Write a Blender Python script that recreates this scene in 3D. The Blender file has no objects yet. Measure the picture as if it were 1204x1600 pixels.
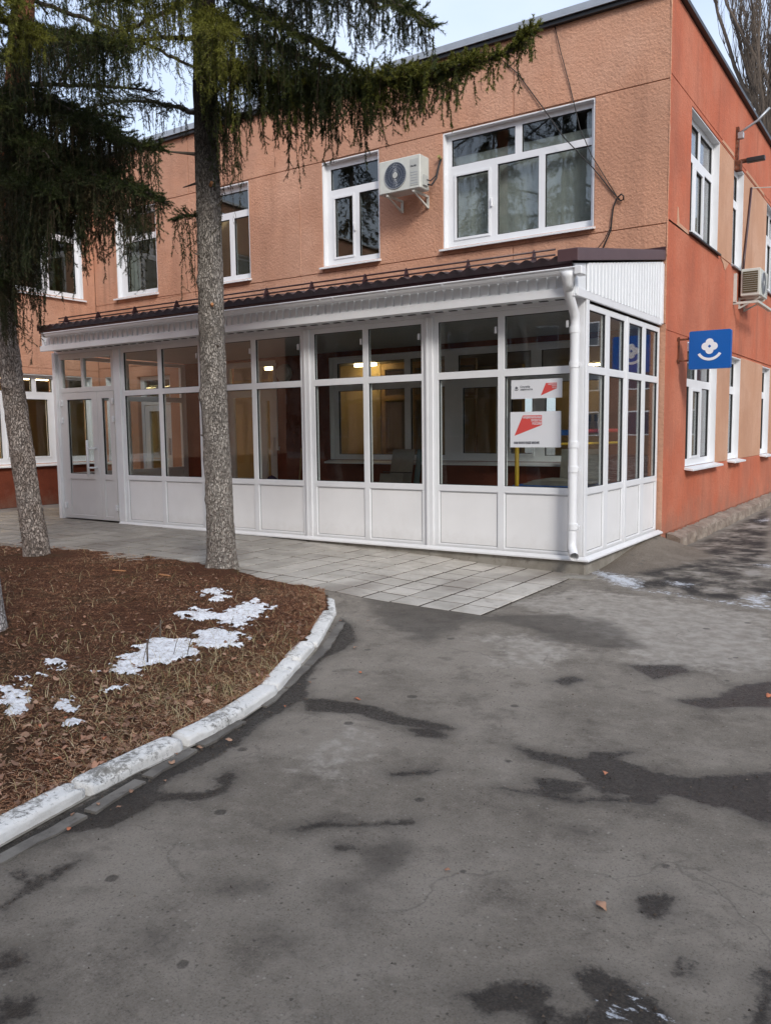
import bpy, math, random
import numpy as np
from mathutils import Vector, Matrix, noise
R = math.radians
random.seed(7); rng = np.random.default_rng(11)
SC = bpy.context.scene
COL = SC.collection

# ------------------------------------------------------------------ camera
cd = bpy.data.cameras.new('camera'); cam = bpy.data.objects.new('camera', cd); COL.objects.link(cam)
cd.sensor_fit = 'VERTICAL'; cd.sensor_height = 32.0; cd.sensor_width = 24.0
cd.lens = 1288.093 / 1600 * 32.0
cd.clip_start = 0.05; cd.clip_end = 900
YAW, PITCH, ROLL = -0.5896, -0.0982, -0.0121
def cam_axes(yaw, pitch, roll):
    f = Vector((math.sin(yaw)*math.cos(pitch), math.cos(yaw)*math.cos(pitch), math.sin(pitch)))
    r = Vector((math.cos(yaw), -math.sin(yaw), 0)); u = r.cross(f)
    c, s = math.cos(roll), math.sin(roll)
    return c*r+s*u, -s*r+c*u, f
CAMPOS = Vector((3.238, -8.761, 1.392))
r_, u_, f_ = cam_axes(-0.59, -0.098, -0.012)
M = Matrix((r_, u_, -f_)).transposed().to_4x4(); M.translation = CAMPOS
cam.matrix_world = M
SC.camera = cam

# ------------------------------------------------------------------ world, sun, exposure
SUN_EL, SUN_AZ = R(34), R(128)         # azimuth clockwise from +Y
wd = bpy.data.worlds.new('World'); SC.world = wd; wd.use_nodes = True
nt = wd.node_tree; N = nt.nodes; Lk = nt.links; N.clear()
out = N.new('ShaderNodeOutputWorld'); bg = N.new('ShaderNodeBackground'); bg2 = N.new('ShaderNodeBackground')
sky = N.new('ShaderNodeTexSky'); sky.sky_type = 'NISHITA'; sky.sun_disc = False
sky.sun_elevation = SUN_EL; sky.sun_rotation = SUN_AZ; sky.air_density = 1.0; sky.dust_density = 2.0
Lk.new(sky.outputs[0], bg.inputs[0]); bg.inputs[1].default_value = 0.05
tc = N.new('ShaderNodeTexCoord'); mp = N.new('ShaderNodeMapping'); mp.inputs['Scale'].default_value = (1.2, 1.2, 3.0)
nz = N.new('ShaderNodeTexNoise'); nz.inputs['Scale'].default_value = 1.6; nz.inputs['Detail'].default_value = 5
nz.inputs['Roughness'].default_value = 0.5
cr = N.new('ShaderNodeValToRGB')
cr.color_ramp.elements[0].position = 0.38; cr.color_ramp.elements[0].color = (0.54, 0.63, 0.81, 1)
cr.color_ramp.elements[1].position = 0.66; cr.color_ramp.elements[1].color = (0.76, 0.81, 0.885, 1)
Lk.new(tc.outputs['Generated'], mp.inputs[0]); Lk.new(mp.outputs[0], nz.inputs['Vector'])
Lk.new(nz.outputs[0], cr.inputs[0]); Lk.new(cr.outputs[0], bg2.inputs[0]); bg2.inputs[1].default_value = 0.69
add = N.new('ShaderNodeAddShader'); Lk.new(bg.outputs[0], add.inputs[0]); Lk.new(bg2.outputs[0], add.inputs[1])
Lk.new(add.outputs[0], out.inputs[0])
sl = bpy.data.lights.new('sun', 'SUN'); sun = bpy.data.objects.new('sun', sl); COL.objects.link(sun)
sl.energy = 1.5; sl.angle = R(14); sl.color = (1.0, 0.955, 0.89)
sd = Vector((math.sin(SUN_AZ)*math.cos(SUN_EL), math.cos(SUN_AZ)*math.cos(SUN_EL), math.sin(SUN_EL)))
sun.rotation_euler = sd.to_track_quat('Z', 'Y').to_euler(); sun.location = (0, 0, 30)
SC.view_settings.view_transform = 'Standard'; SC.view_settings.look = 'None'
SC.view_settings.gamma = 1; SC.view_settings.use_curve_mapping = False
SC.view_settings.exposure = 0.62
SC.render.engine = 'CYCLES'
SC.cycles.transparent_max_bounces = 24; SC.cycles.max_bounces = 8

# ------------------------------------------------------------------ materials
MATS = {}
class NT:
    def __init__(s, name):
        s.m = bpy.data.materials.new(name); s.m.use_nodes = True; s.t = s.m.node_tree; s.n = s.t.nodes; s.l = s.t.links
        s.b = s.n['Principled BSDF']; s.o = s.n['Material Output']; MATS[name] = s.m
        s.tc = s.n.new('ShaderNodeTexCoord')
        s.geo = s.n.new('ShaderNodeNewGeometry')
    def pos(s, scale=(1, 1, 1)):
        mp = s.n.new('ShaderNodeMapping'); mp.inputs['Scale'].default_value = scale
        s.l.new(s.geo.outputs['Position'], mp.inputs[0]); return mp.outputs[0]
    def noise(s, scale, detail=4, rough=.55, vec=None, dist=0):
        n = s.n.new('ShaderNodeTexNoise'); n.inputs['Scale'].default_value = scale
        n.inputs['Detail'].default_value = detail; n.inputs['Roughness'].default_value = rough
        n.inputs['Distortion'].default_value = dist
        s.l.new(vec if vec is not None else s.geo.outputs['Position'], n.inputs['Vector']); return n.outputs[0]
    def voro(s, scale, feature='F1', vec=None, out='Distance'):
        n = s.n.new('ShaderNodeTexVoronoi'); n.inputs['Scale'].default_value = scale; n.feature = feature
        s.l.new(vec if vec is not None else s.geo.outputs['Position'], n.inputs['Vector']); return n.outputs[out]
    def ramp(s, fac, stops, interp='LINEAR'):
        c = s.n.new('ShaderNodeValToRGB'); e = c.color_ramp.elements; c.color_ramp.interpolation = interp
        while len(e) < len(stops): e.new(.5)
        for k, (p, col) in enumerate(stops):
            e[k].position = p
            e[k].color = (col, col, col, 1) if isinstance(col, (int, float)) else (*col, 1)
        s.l.new(fac, c.inputs[0]); return c.outputs[0]
    def mix(s, fac, a, b, mode='MIX'):
        m = s.n.new('ShaderNodeMix'); m.data_type = 'RGBA'; m.blend_type = mode
        s.put(m.inputs[0], fac); s.put(m.inputs[6], a); s.put(m.inputs[7], b); return m.outputs[2]
    def math(s, op, a, b=0, c=0):
        m = s.n.new('ShaderNodeMath'); m.operation = op
        s.put(m.inputs[0], a); s.put(m.inputs[1], b); s.put(m.inputs[2], c); return m.outputs[0]
    def smooth(s, v, a, b):
        m = s.n.new('ShaderNodeMapRange'); m.interpolation_type = 'SMOOTHSTEP'
        s.put(m.inputs[0], v); m.inputs[1].default_value = a; m.inputs[2].default_value = b
        return m.outputs[0]
    def put(s, sock, v):
        if isinstance(v, (int, float)):
            sock.default_value = v if sock.type != 'RGBA' else (v, v, v, 1)
        elif isinstance(v, tuple): sock.default_value = (*v, 1) if len(v) == 3 else v
        else: s.l.new(v, sock)
    def attr(s, name):
        a = s.n.new('ShaderNodeAttribute'); a.attribute_name = name; return a.outputs['Fac']
    def col(s, v): s.put(s.b.inputs['Base Color'], v)
    def rough(s, v): s.put(s.b.inputs['Roughness'], v)
    def bump(s, h, strength, dist, prev=None):
        b = s.n.new('ShaderNodeBump'); b.inputs['Strength'].default_value = strength; b.inputs['Distance'].default_value = dist
        s.l.new(h, b.inputs['Height'])
        if prev is not None: s.l.new(prev, b.inputs['Normal'])
        s.l.new(b.outputs[0], s.b.inputs['Normal']); return b.outputs[0]
    def sepz(s):
        x = s.n.new('ShaderNodeSeparateXYZ'); s.l.new(s.geo.outputs['Position'], x.inputs[0]); return x.outputs

def plain(name, col, rough=.5, metal=0, var=.06, spec=.5):
    t = NT(name); n = t.noise(7, 5)
    c2 = tuple(max(0, c*(1-var*2)) for c in col)
    t.col(t.mix(t.ramp(n, [(.3, 0.0), (.7, 1.0)]), c2, col)); t.rough(rough)
    t.b.inputs['Metallic'].default_value = metal; t.b.inputs['Specular IOR Level'].default_value = spec
    return t.m

def plaster(name, col, col2, bump=1.0, grain=75, dirt=(.27, .125, .075)):
    t = NT(name)
    big = t.noise(.9, 5, .6); mid = t.noise(6, 5, .6); st = t.noise(3, 4, .6, t.pos((1, 1, .12)))
    c = t.mix(t.smooth(big, .35, .7), col, col2)
    c = t.mix(t.math('MULTIPLY', t.smooth(mid, .5, .8), .35), c, dirt)
    c = t.mix(t.math('MULTIPLY', t.smooth(st, .50, .74), .5), c, dirt); c = t.mix(t.math('MULTIPLY', t.smooth(t.noise(.55, 4, .6), .46, .66), .45), c, dirt)
    blotch = t.noise(2.3, 6, .7)
    c = t.mix(t.math('MULTIPLY', t.smooth(blotch, .60, .78), .4), c, tuple(min(1, v*1.25+.05) for v in col2))
    sk = t.smooth(t.noise(5.5, 5, .65, t.pos((1, 1, .05))), .56, .74); c = t.mix(t.math('MULTIPLY', sk, .30), c, tuple(v*.62 for v in dirt))
    zq = t.sepz()[2]; c = t.mix(t.math('MULTIPLY', t.smooth(t.math('ADD', zq, t.math('MULTIPLY', t.noise(2.4, 5, .7), -1.4)), -.35, -.95), .45), c, (.24, .17, .13))
    g = t.noise(grain, 3, .65); g2 = t.noise(grain*.3, 3, .5)
    c = t.mix(t.math('MULTIPLY', t.smooth(g, .55, .35), .35), c, dirt)
    t.col(c); t.rough(.92); t.b.inputs['Specular IOR Level'].default_value = .15
    lump = t.voro(grain*.42, 'SMOOTH_F1')
    h = t.math('ADD', t.math('MULTIPLY', g, 1.0), t.math('MULTIPLY', lump, -.8))
    h = t.math('ADD', h, t.math('MULTIPLY', g2, 1.0))
    t.bump(h, .75*bump, .016)
    return t.m
plaster('plaster_orange', (.60, .315, .205), (.65, .375, .262), .85, 75, (.40, .215, .145))
plaster('plaster_red', (.53, .150, .082), (.57, .205, .125), .55, 60, (.34, .125, .082))
plaster('plaster_tan', (.55, .31, .20), (.60, .37, .26), .35, 60, (.42, .23, .15))
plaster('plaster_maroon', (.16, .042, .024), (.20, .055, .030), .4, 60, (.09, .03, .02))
plaster('plaster_interior', (.60, .46, .24), (.66, .52, .28), .1, 40, (.52, .38, .2))

def pvc(name, col=(.80, .81, .83)):
    t = NT(name); n = t.noise(2.2, 4); d = t.noise(30, 4, .7); z = t.noise(4, 4, .6, t.pos((1, 1, .15)))
    c = t.mix(t.smooth(n, .3, .7), tuple(v*.955 for v in col), col)
    c = t.mix(t.math('MULTIPLY', t.smooth(d, .62, .85), .10), c, (.45, .43, .40))
    c = t.mix(t.math('MULTIPLY', t.smooth(z, .55, .8), .09), c, (.5, .47, .42))
    zq = t.sepz()[2]; c = t.mix(t.math('MULTIPLY', t.smooth(t.math('ADD', zq, t.math('MULTIPLY', t.noise(9, 5, .7), -.35)), .02, -.22), .18), c, (.36, .32, .27))
    t.col(c); t.rough(.34); t.bump(t.noise(3, 2), .10, .004); return t.m
pvc('white_plastic'); pvc('white_panel', (.84, .838, .842)); pvc('white_metal', (.80, .82, .84)); pvc('door_grey_plastic', (.68, .675, .67))
plain('rubber', (.02, .02, .022), .6)
plain('black_metal', (.02, .02, .022), .45)
t = NT('grey_metal_trim'); t.col(t.mix(t.noise(5), (.34, .36, .38), (.48, .50, .53))); t.rough(.45); t.b.inputs['Metallic'].default_value = .6
t = NT('maroon_metal'); t.col(t.mix(t.noise(6), (.036, .014, .016), (.060, .025, .027))); t.rough(.38); t.bump(t.noise(2.5), .3, .01)
t = NT('plum_flashing'); t.col(t.mix(t.noise(3), (.075, .038, .043), (.11, .060, .062))); t.rough(.42); t.bump(t.noise(3), .3, .01)
t = NT('rusty_metal'); n = t.noise(14, 6, .7); t.col(t.ramp(n, [(.35, (.05, .02, .012)), (.55, (.16, .045, .018)), (.7, (.22, .16, .12))])); t.rough(.8); t.bump(n, .5, .004)
plain('ac_white', (.62, .63, .58), .45); plain('ac_dark', (.035, .05, .085), .4); plain('ac_coil', (.085, .065, .03), .6); plain('ac_panel', (.50, .51, .48), .5)
plain('yellow_paint', (.75, .46, .02), .45); plain('red_paint', (.5, .04, .03), .5); plain('blue_paint', (.015, .12, .42), .5)
plain('sign_blue', (.004, .105, .42), .35, var=.03); plain('sign_white', (.80, .82, .85), .4, var=.01)
plain('sticker_white', (.74, .75, .78), .35, var=.01); plain('sticker_red', (.66, .085, .075), .4, var=.02); plain('ink_dark', (.03, .03, .045), .5)
plain('board_grey', (.26, .25, .21), .6, var=.12); plain('glass_green', (.03, .10, .08), .2); plain('blue_cloth', (.008, .05, .15), .9)
plain('lamp_white', (.5, .5, .48), .4); plain('curtain_pale', (.56, .555, .52), .9, var=.1); plain('curtain_beige', (.36, .28, .19), .9, var=.1)
plain('ceiling_panel', (.42, .44, .44), .5); plain('floor_vinyl', (.18, .15, .12), .4, var=.15); plain('wood_warm', (.42, .25, .08), .5, var=.12)
plain('poster_orange', (.62, .26, .015), .5); plain('poster_green', (.04, .25, .08), .5); plain('poster_red', (.55, .03, .03), .5)
plain('cable_black', (.018, .016, .016), .6); plain('foam', (.35, .28, .10), .9)

def emis(name, col, s):
    t = NT(name); t.b.inputs['Emission Color'].default_value = (*col, 1); t.b.inputs['Emission Strength'].default_value = s; t.col((.8, .8, .8)); return t.m
emis('lamp_glow', (1.0, .70, .34), 15.0)

def glass(name, tint, f0=.055):
    t = NT(name); t.n.remove(t.b)
    tr = t.n.new('ShaderNodeBsdfTransparent'); tr.inputs[0].default_value = (*tint, 1)
    gl = t.n.new('ShaderNodeBsdfGlossy'); gl.inputs['Roughness'].default_value = .015; gl.inputs[0].default_value = (.95, .97, 1, 1)
    dot = t.n.new('ShaderNodeVectorMath'); dot.operation = 'DOT_PRODUCT'
    t.l.new(t.geo.outputs['Incoming'], dot.inputs[0]); t.l.new(t.geo.outputs['Normal'], dot.inputs[1])
    c = t.math('ABSOLUTE', dot.outputs['Value']); p = t.math('POWER', t.math('SUBTRACT', 1.0, c), 5.0)
    f = t.math('ADD', t.math('MULTIPLY', p, 1-f0), f0)
    bp = t.n.new('ShaderNodeBump'); bp.inputs['Strength'].default_value = .03; bp.inputs['Distance'].default_value = .02
    t.l.new(t.noise(1.6, 2), bp.inputs['Height']); t.l.new(bp.outputs[0], gl.inputs['Normal'])
    mx = t.n.new('ShaderNodeMixShader'); t.put(mx.inputs[0], f); t.l.new(tr.outputs[0], mx.inputs[1]); t.l.new(gl.outputs[0], mx.inputs[2])
    t.l.new(mx.outputs[0], t.o.inputs[0]); return t.m
glass('glass', (.915, .935, .925), .045)
glass('glass_dark', (.80, .83, .82), .070)

# concrete and stone
def concrete(name, a, b, dark, bump=.6, sc=1.0):
    t = NT(name); n = t.noise(4*sc, 8, .65); f = t.noise(60*sc, 5, .7); v = t.noise(14*sc, 5, .6)
    c = t.mix(t.smooth(n, .35, .65), a, b); c = t.mix(t.math('MULTIPLY', t.smooth(v, .55, .75), .7), c, dark)
    c = t.mix(t.math('MULTIPLY', t.smooth(f, .6, .75), .5), c, dark)
    t.col(c); t.rough(.9); t.b.inputs['Specular IOR Level'].default_value = .2
    p = t.bump(f, .5*bump, .006); t.bump(n, bump, .02, p); return t
concrete('concrete', (.22, .20, .17), (.30, .28, .245), (.11, .09, .07))
concrete('gutter_concrete', (.11, .10, .09), (.19, .175, .155), (.05, .042, .036))
concrete('plinth_concrete', (.20, .155, .125), (.31, .26, .215), (.085, .062, .05), 1.4)
t = concrete('tile_stone', (.40, .37, .325), (.52, .485, .435), (.27, .23, .20), .35, .8)
oi = t.n.new('ShaderNodeObjectInfo'); base = t.b.inputs['Base Color'].links[0].from_socket
v = t.ramp(oi.outputs['Random'], [(0, .86), (1, 1.10)]); dn = t.noise(.8, 4, .6)
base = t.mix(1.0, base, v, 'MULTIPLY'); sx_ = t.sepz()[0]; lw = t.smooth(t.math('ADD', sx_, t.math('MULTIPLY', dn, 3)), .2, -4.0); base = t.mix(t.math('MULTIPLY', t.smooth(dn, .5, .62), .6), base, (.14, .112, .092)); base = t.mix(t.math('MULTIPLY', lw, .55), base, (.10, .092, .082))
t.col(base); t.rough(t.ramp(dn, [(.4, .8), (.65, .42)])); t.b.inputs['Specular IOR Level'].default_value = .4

t = concrete('kerb_paint', (.20, .195, .18), (.27, .26, .24), (.10, .09, .075), .9)
base = t.b.inputs['Base Color'].links[0].from_socket
pn = t.noise(30, 9, .84); pn2 = t.noise(2.6, 4); ps = t.math('ADD', pn, t.math('MULTIPLY', pn2, .55))
nz_ = t.n.new('ShaderNodeSeparateXYZ'); t.l.new(t.geo.outputs['Normal'], nz_.inputs[0])
ps = t.math('ADD', ps, t.math('MULTIPLY', nz_.outputs[2], -.05))
t.col(t.mix(t.smooth(ps, .58, .72), base, t.mix(t.noise(9), (.62, .61, .58), (.78, .77, .75))))

# snow
t = NT('snow'); n = t.noise(25, 6, .7); t.col(t.mix(t.math('MULTIPLY', t.smooth(t.math('ADD', n, t.math('MULTIPLY', t.noise(90, 4, .8), .5)), .70, .95), .8), (.84, .86, .90), (.30, .26, .24))); t.rough(.55)
t.b.inputs['Subsurface Weight'].default_value = 0; t.bump(t.noise(70, 5, .7), .8, .012)

# road
t = NT('asphalt')
wet, damp, pale, snow, far = (t.attr(k) for k in ('wet', 'damp', 'pale', 'snow', 'far'))
n1 = t.noise(1.1, 6, .6); n2 = t.noise(9, 8, .68); n3 = t.noise(55, 6, .75); n4 = t.noise(260, 3, .7)
c = t.mix(t.smooth(n1, .35, .65), (.172, .149, .121), (.262, .230, .192))
mm = t.noise(3.6, 8, .66); c = t.mix(t.math('MULTIPLY', t.smooth(mm, .50, .34), .55), c, (.085, .071, .058)); c = t.mix(t.math('MULTIPLY', t.smooth(mm, .52, .70), .55), c, (.30, .265, .225))
c = t.mix(t.math('MULTIPLY', t.smooth(n2, .42, .72), .45), c, (.29, .252, .208))
c = t.mix(t.math('MULTIPLY', t.smooth(n3, .56, .72), .35), c, (.06, .052, .047))
n5 = t.noise(120, 4, .8)
c = t.mix(t.math('MULTIPLY', t.smooth(n5, .54, .66), .50), c, (.31, .28, .245))
c = t.mix(t.math('MULTIPLY', t.smooth(n5, .46, .34), .62), c, (.045, .038, .032))
c = t.mix(t.math('MULTIPLY', t.smooth(n4, .60, .74), .38), c, (.30, .275, .25))
st_ = t.voro(48); stc = t.voro(48, out='Color'); sp_ = t.n.new('ShaderNodeSeparateColor'); t.l.new(stc, sp_.inputs[0])
st2 = t.math('ADD', st_, t.math('MULTIPLY', t.math('SUBTRACT', n5, .5), .5)); c = t.mix(t.math('MULTIPLY', t.math('MULTIPLY', t.smooth(st2, .30, .14), t.smooth(sp_.outputs[0], .93, .95)), .55), c, (.40, .37, .33))
c = t.mix(t.math('MULTIPLY', t.math('MULTIPLY', t.smooth(st2, .38, .16), t.smooth(sp_.outputs[1], .92, .95)), .6), c, (.035, .028, .022))
e1 = t.math('MULTIPLY', t.math('SUBTRACT', n2, .5), .11); e2 = t.math('MULTIPLY', t.math('SUBTRACT', n3, .5), .05); e = t.math('ADD', e1, e2)
pm = t.smooth(t.math('ADD', pale, t.math('MULTIPLY', t.math('SUBTRACT', n2, .5), .7)), -.12, .16)
c = t.mix(t.math('MULTIPLY', pm, .80), c, t.mix(t.smooth(n2, .35, .65), (.27, .24, .205), (.40, .365, .32)))
# strand of wet streaks beyond the corner
fs = t.noise(1.9, 9, .66, t.pos((1.15, .9, 1)), .15); fm = t.smooth(t.math('ADD', far, e), -.05, .15)
c = t.mix(t.math('MULTIPLY', fm, t.smooth(fs, .60, .42)), c, (.030, .025, .022))
c = t.mix(t.math('MULTIPLY', fm, t.smooth(fs, .55, .63)), c, (.30, .275, .245))
mo = t.smooth(t.math('ADD', t.attr('mound'), e), -.10, .16); c = t.mix(t.math('MULTIPLY', mo, .85), c, t.mix(t.smooth(n3, .35, .7), (.12, .098, .076), (.23, .19, .150)))
dm = t.smooth(t.math('ADD', damp, t.math('MULTIPLY', t.math('ADD', e, t.math('MULTIPLY', t.math('SUBTRACT', t.noise(3.5, 5, .6), .5), .35)), 1.3)), -.10, .10)
c = t.mix(t.math('MULTIPLY', dm, .62), c, (.050, .042, .036))
# small potholes and drip spots
vd = t.voro(2.6); vsel = t.voro(2.6, out='Color'); sx = t.n.new('ShaderNodeSeparateColor'); t.l.new(vsel, sx.inputs[0])
rad = t.math('ADD', t.math('MULTIPLY', sx.outputs[0], .16), -.055)
sp = t.smooth(t.math('ADD', t.math('SUBTRACT', rad, vd), t.math('MULTIPLY', e, 1.3)), -.01, .03)
vd2 = t.voro(5.2); v2 = t.voro(5.2, out='Color'); sx2 = t.n.new('ShaderNodeSeparateColor'); t.l.new(v2, sx2.inputs[0])
sp2 = t.smooth(t.math('ADD', t.math('SUBTRACT', t.math('ADD', t.math('MULTIPLY', sx2.outputs[1], .30), -.125), vd2), t.math('MULTIPLY', e, 1.6)), -.01, .03)
spots = t.math('MAXIMUM', t.math('MULTIPLY', sp, .9), t.math('MULTIPLY', sp2, .85))
e3 = t.math('MULTIPLY', t.math('SUBTRACT', t.noise(28, 7, .72), .5), .075); wm = t.smooth(t.math('ADD', wet, t.math('ADD', e, e3)), -.030, .012)
wm = t.math('MAXIMUM', wm, t.math('MULTIPLY', spots, .85))
wcol = t.mix(t.smooth(n5, .44, .64), (.012, .010, .008), (.048, .038, .029)); wcol = t.mix(t.math('MULTIPLY', t.smooth(n2, .5, .7), .45), wcol, (.060, .048, .037))
c = t.mix(t.math('MULTIPLY', wm, .93), c, wcol)
halo = t.smooth(t.math('ADD', wet, t.math('MULTIPLY', e, 1.2)), -.11, .0)
c = t.mix(t.math('MULTIPLY', t.math('SUBTRACT', halo, t.math('MULTIPLY', wm, halo)), .35), c, (.045, .038, .033))
# fine crack lines
cv = t.n.new('ShaderNodeTexVoronoi'); cv.feature = 'DISTANCE_TO_EDGE'; cv.inputs['Scale'].default_value = .8
wv = t.n.new('ShaderNodeVectorMath'); wv.operation = 'ADD'; nn = t.n.new('ShaderNodeTexNoise'); nn.inputs['Scale'].default_value = 3; nn.inputs['Detail'].default_value = 6
t.l.new(t.geo.outputs['Position'], nn.inputs['Vector']); sc_ = t.n.new('ShaderNodeVectorMath'); sc_.operation = 'SCALE'; sc_.inputs['Scale'].default_value = .45
t.l.new(nn.outputs[1], sc_.inputs[0]); t.l.new(t.geo.outputs['Position'], wv.inputs[0]); t.l.new(sc_.outputs[0], wv.inputs[1]); t.l.new(wv.outputs[0], cv.inputs['Vector'])
ck = t.math('MULTIPLY', t.smooth(cv.outputs['Distance'], .008, .001), t.smooth(n1, .50, .56))
c = t.mix(t.math('MULTIPLY', ck, .28), c, (.03, .026, .023))
sm = t.smooth(t.math('ADD', t.math('MULTIPLY', snow, .8), t.math('MULTIPLY', t.math('SUBTRACT', t.noise(22, 8, .75, t.pos((.6, 1.4, 1))), .55), .85)), .0, .05)
c = t.mix(t.math('MULTIPLY', sm, .9), c, (.60, .63, .68))
t.col(c)
rr = t.mix(wm, t.ramp(n2, [(.3, .95), (.7, .80)]), t.ramp(n3, [(.4, .30), (.65, .65)]))
t.rough(t.mix(sm, rr, (.6, .6, .6))); t.b.inputs['Specular IOR Level'].default_value = .35
p = t.bump(n4, .6, .003); p = t.bump(n5, .8, .006, p); p = t.bump(n3, .8, .008, p); p = t.bump(n2, .5, .02, p); t.bump(wm, .5, -.012, p)

# lawn soil with needle litter
t = NT('litter_soil'); a = t.noise(38, 8, .75, t.pos((1, 2.2, 1)), 1.5); b = t.noise(2.2, 5, .6); f = t.noise(120, 5, .8, None, 2)
c = t.mix(t.smooth(a, .38, .66), (.050, .025, .016), (.215, .100, .060))
c = t.mix(t.math('MULTIPLY', t.smooth(b, .5, .65), .6), c, (.085, .062, .035))
c = t.mix(t.math('MULTIPLY', t.smooth(f, .58, .72), .5), c, (.22, .13, .075))
t.col(c); t.rough(.95); t.b.inputs['Specular IOR Level'].default_value = .1; p = t.bump(f, .9, .008); t.bump(a, 1, .03, p)
def tinted(name, stops, rough=.8, var=True):
    t = NT(name); c = t.ramp(t.attr('tint'), stops); n = t.noise(11, 4)
    t.col(t.mix(1.0, c, t.ramp(n, [(.3, .75), (.7, 1.2)]), 'MULTIPLY')); t.rough(rough); t.b.inputs['Specular IOR Level'].default_value = .2
    return t
tinted('litter', [(0, (.075, .034, .020)), (.4, (.30, .13, .068)), (.7, (.46, .27, .16)), (1, (.66, .52, .35))])
tinted('grit', [(0, (.03, .024, .02)), (.5, (.11, .085, .065)), (.85, (.20, .16, .13)), (1, (.34, .19, .11))])
tinted('dry_grass', [(0, (.14, .12, .04)), (.5, (.42, .34, .18)), (1, (.62, .53, .35))])
tinted('dead_leaf', [(0, (.10, .055, .037)), (.5, (.27, .155, .105)), (.8, (.38, .235, .16)), (1, (.46, .15, .075))])
tinted('green_grass', [(0, (.03, .07, .01)), (1, (.13, .17, .02))])
t = tinted('needles', [(0, (.075, .053, .032)), (.25, (.060, .048, .020)), (.45, (.021, .032, .012)), (.75, (.050, .066, .016)), (1, (.16, .165, .028))], .6)  # yellow-green end puts the look of lit foliage into the tint
t = tinted('twig_bark', [(0, (.05, .035, .025)), (1, (.10, .075, .05))], .9)
def bark(name, a, b, crack, scx=1.0, moss=None):
    t = NT(name)
    wz = t.n.new('ShaderNodeTexNoise'); wz.inputs['Scale'].default_value = 9; wz.inputs['Detail'].default_value = 5; t.l.new(t.geo.outputs['Position'], wz.inputs['Vector'])
    wsc = t.n.new('ShaderNodeVectorMath'); wsc.operation = 'SCALE'; wsc.inputs['Scale'].default_value = .10; t.l.new(wz.outputs[1], wsc.inputs[0])
    wad = t.n.new('ShaderNodeVectorMath'); wad.operation = 'ADD'; t.l.new(t.pos((1, 1, .36)), wad.inputs[0]); t.l.new(wsc.outputs[0], wad.inputs[1])
    v = t.voro(48*scx, 'DISTANCE_TO_EDGE', wad.outputs[0]); n = t.noise(10, 8, .7, t.pos((1, 1, .5))); n2 = t.noise(2.0, 5)
    w = t.noise(30, 5, .7)
    c = t.mix(t.smooth(n, .35, .65), a, b); c = t.mix(t.smooth(t.math('ADD', v, t.math('MULTIPLY', t.math('SUBTRACT', w, .5), .36)), .10, -.03), c, crack)
    if moss: c = t.mix(t.math('MULTIPLY', t.smooth(n2, .5, .66), .75), c, moss)
    t.col(c); t.rough(.95); t.b.inputs['Specular IOR Level'].default_value = .1
    t.bump(t.math('ADD', t.smooth(v, 0, .18), t.math('MULTIPLY', n, .8)), 1.0, .03); return t
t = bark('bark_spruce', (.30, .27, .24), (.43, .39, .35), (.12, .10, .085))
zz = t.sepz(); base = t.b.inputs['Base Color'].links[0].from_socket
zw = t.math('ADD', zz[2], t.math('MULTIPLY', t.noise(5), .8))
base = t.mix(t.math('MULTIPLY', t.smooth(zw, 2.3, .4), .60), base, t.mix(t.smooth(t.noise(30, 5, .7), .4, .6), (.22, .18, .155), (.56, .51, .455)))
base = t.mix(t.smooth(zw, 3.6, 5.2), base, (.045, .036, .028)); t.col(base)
t = bark('bark_pine', (.32, .26, .22), (.50, .43, .38), (.11, .085, .07), .9)
zz = t.sepz(); base = t.b.inputs['Base Color'].links[0].from_socket; zw = t.math('ADD', zz[2], t.math('MULTIPLY', t.noise(4), 1.2))
base = t.mix(t.math('MULTIPLY', t.smooth(zw, 3.2, 4.6), .85), base, (.28, .085, .03)); t.col(base)
bark('bark_white', (.42, .39, .38), (.55, .53, .52), (.15, .12, .11))
t = NT('bark_bare'); t.col(t.mix(t.noise(6), (.085, .065, .05), (.16, .125, .10))); t.rough(.95)
t = NT('bark_dark'); t.col(t.mix(t.noise(20), (.028, .020, .015), (.06, .045, .033))); t.rough(.95)
t = NT('brick_brown'); t.col(t.mix(t.noise(.5), (.17, .11, .08), (.23, .155, .115))); t.rough(.9)
plain('cut_wood', (.42, .19, .08), .8)

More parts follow.
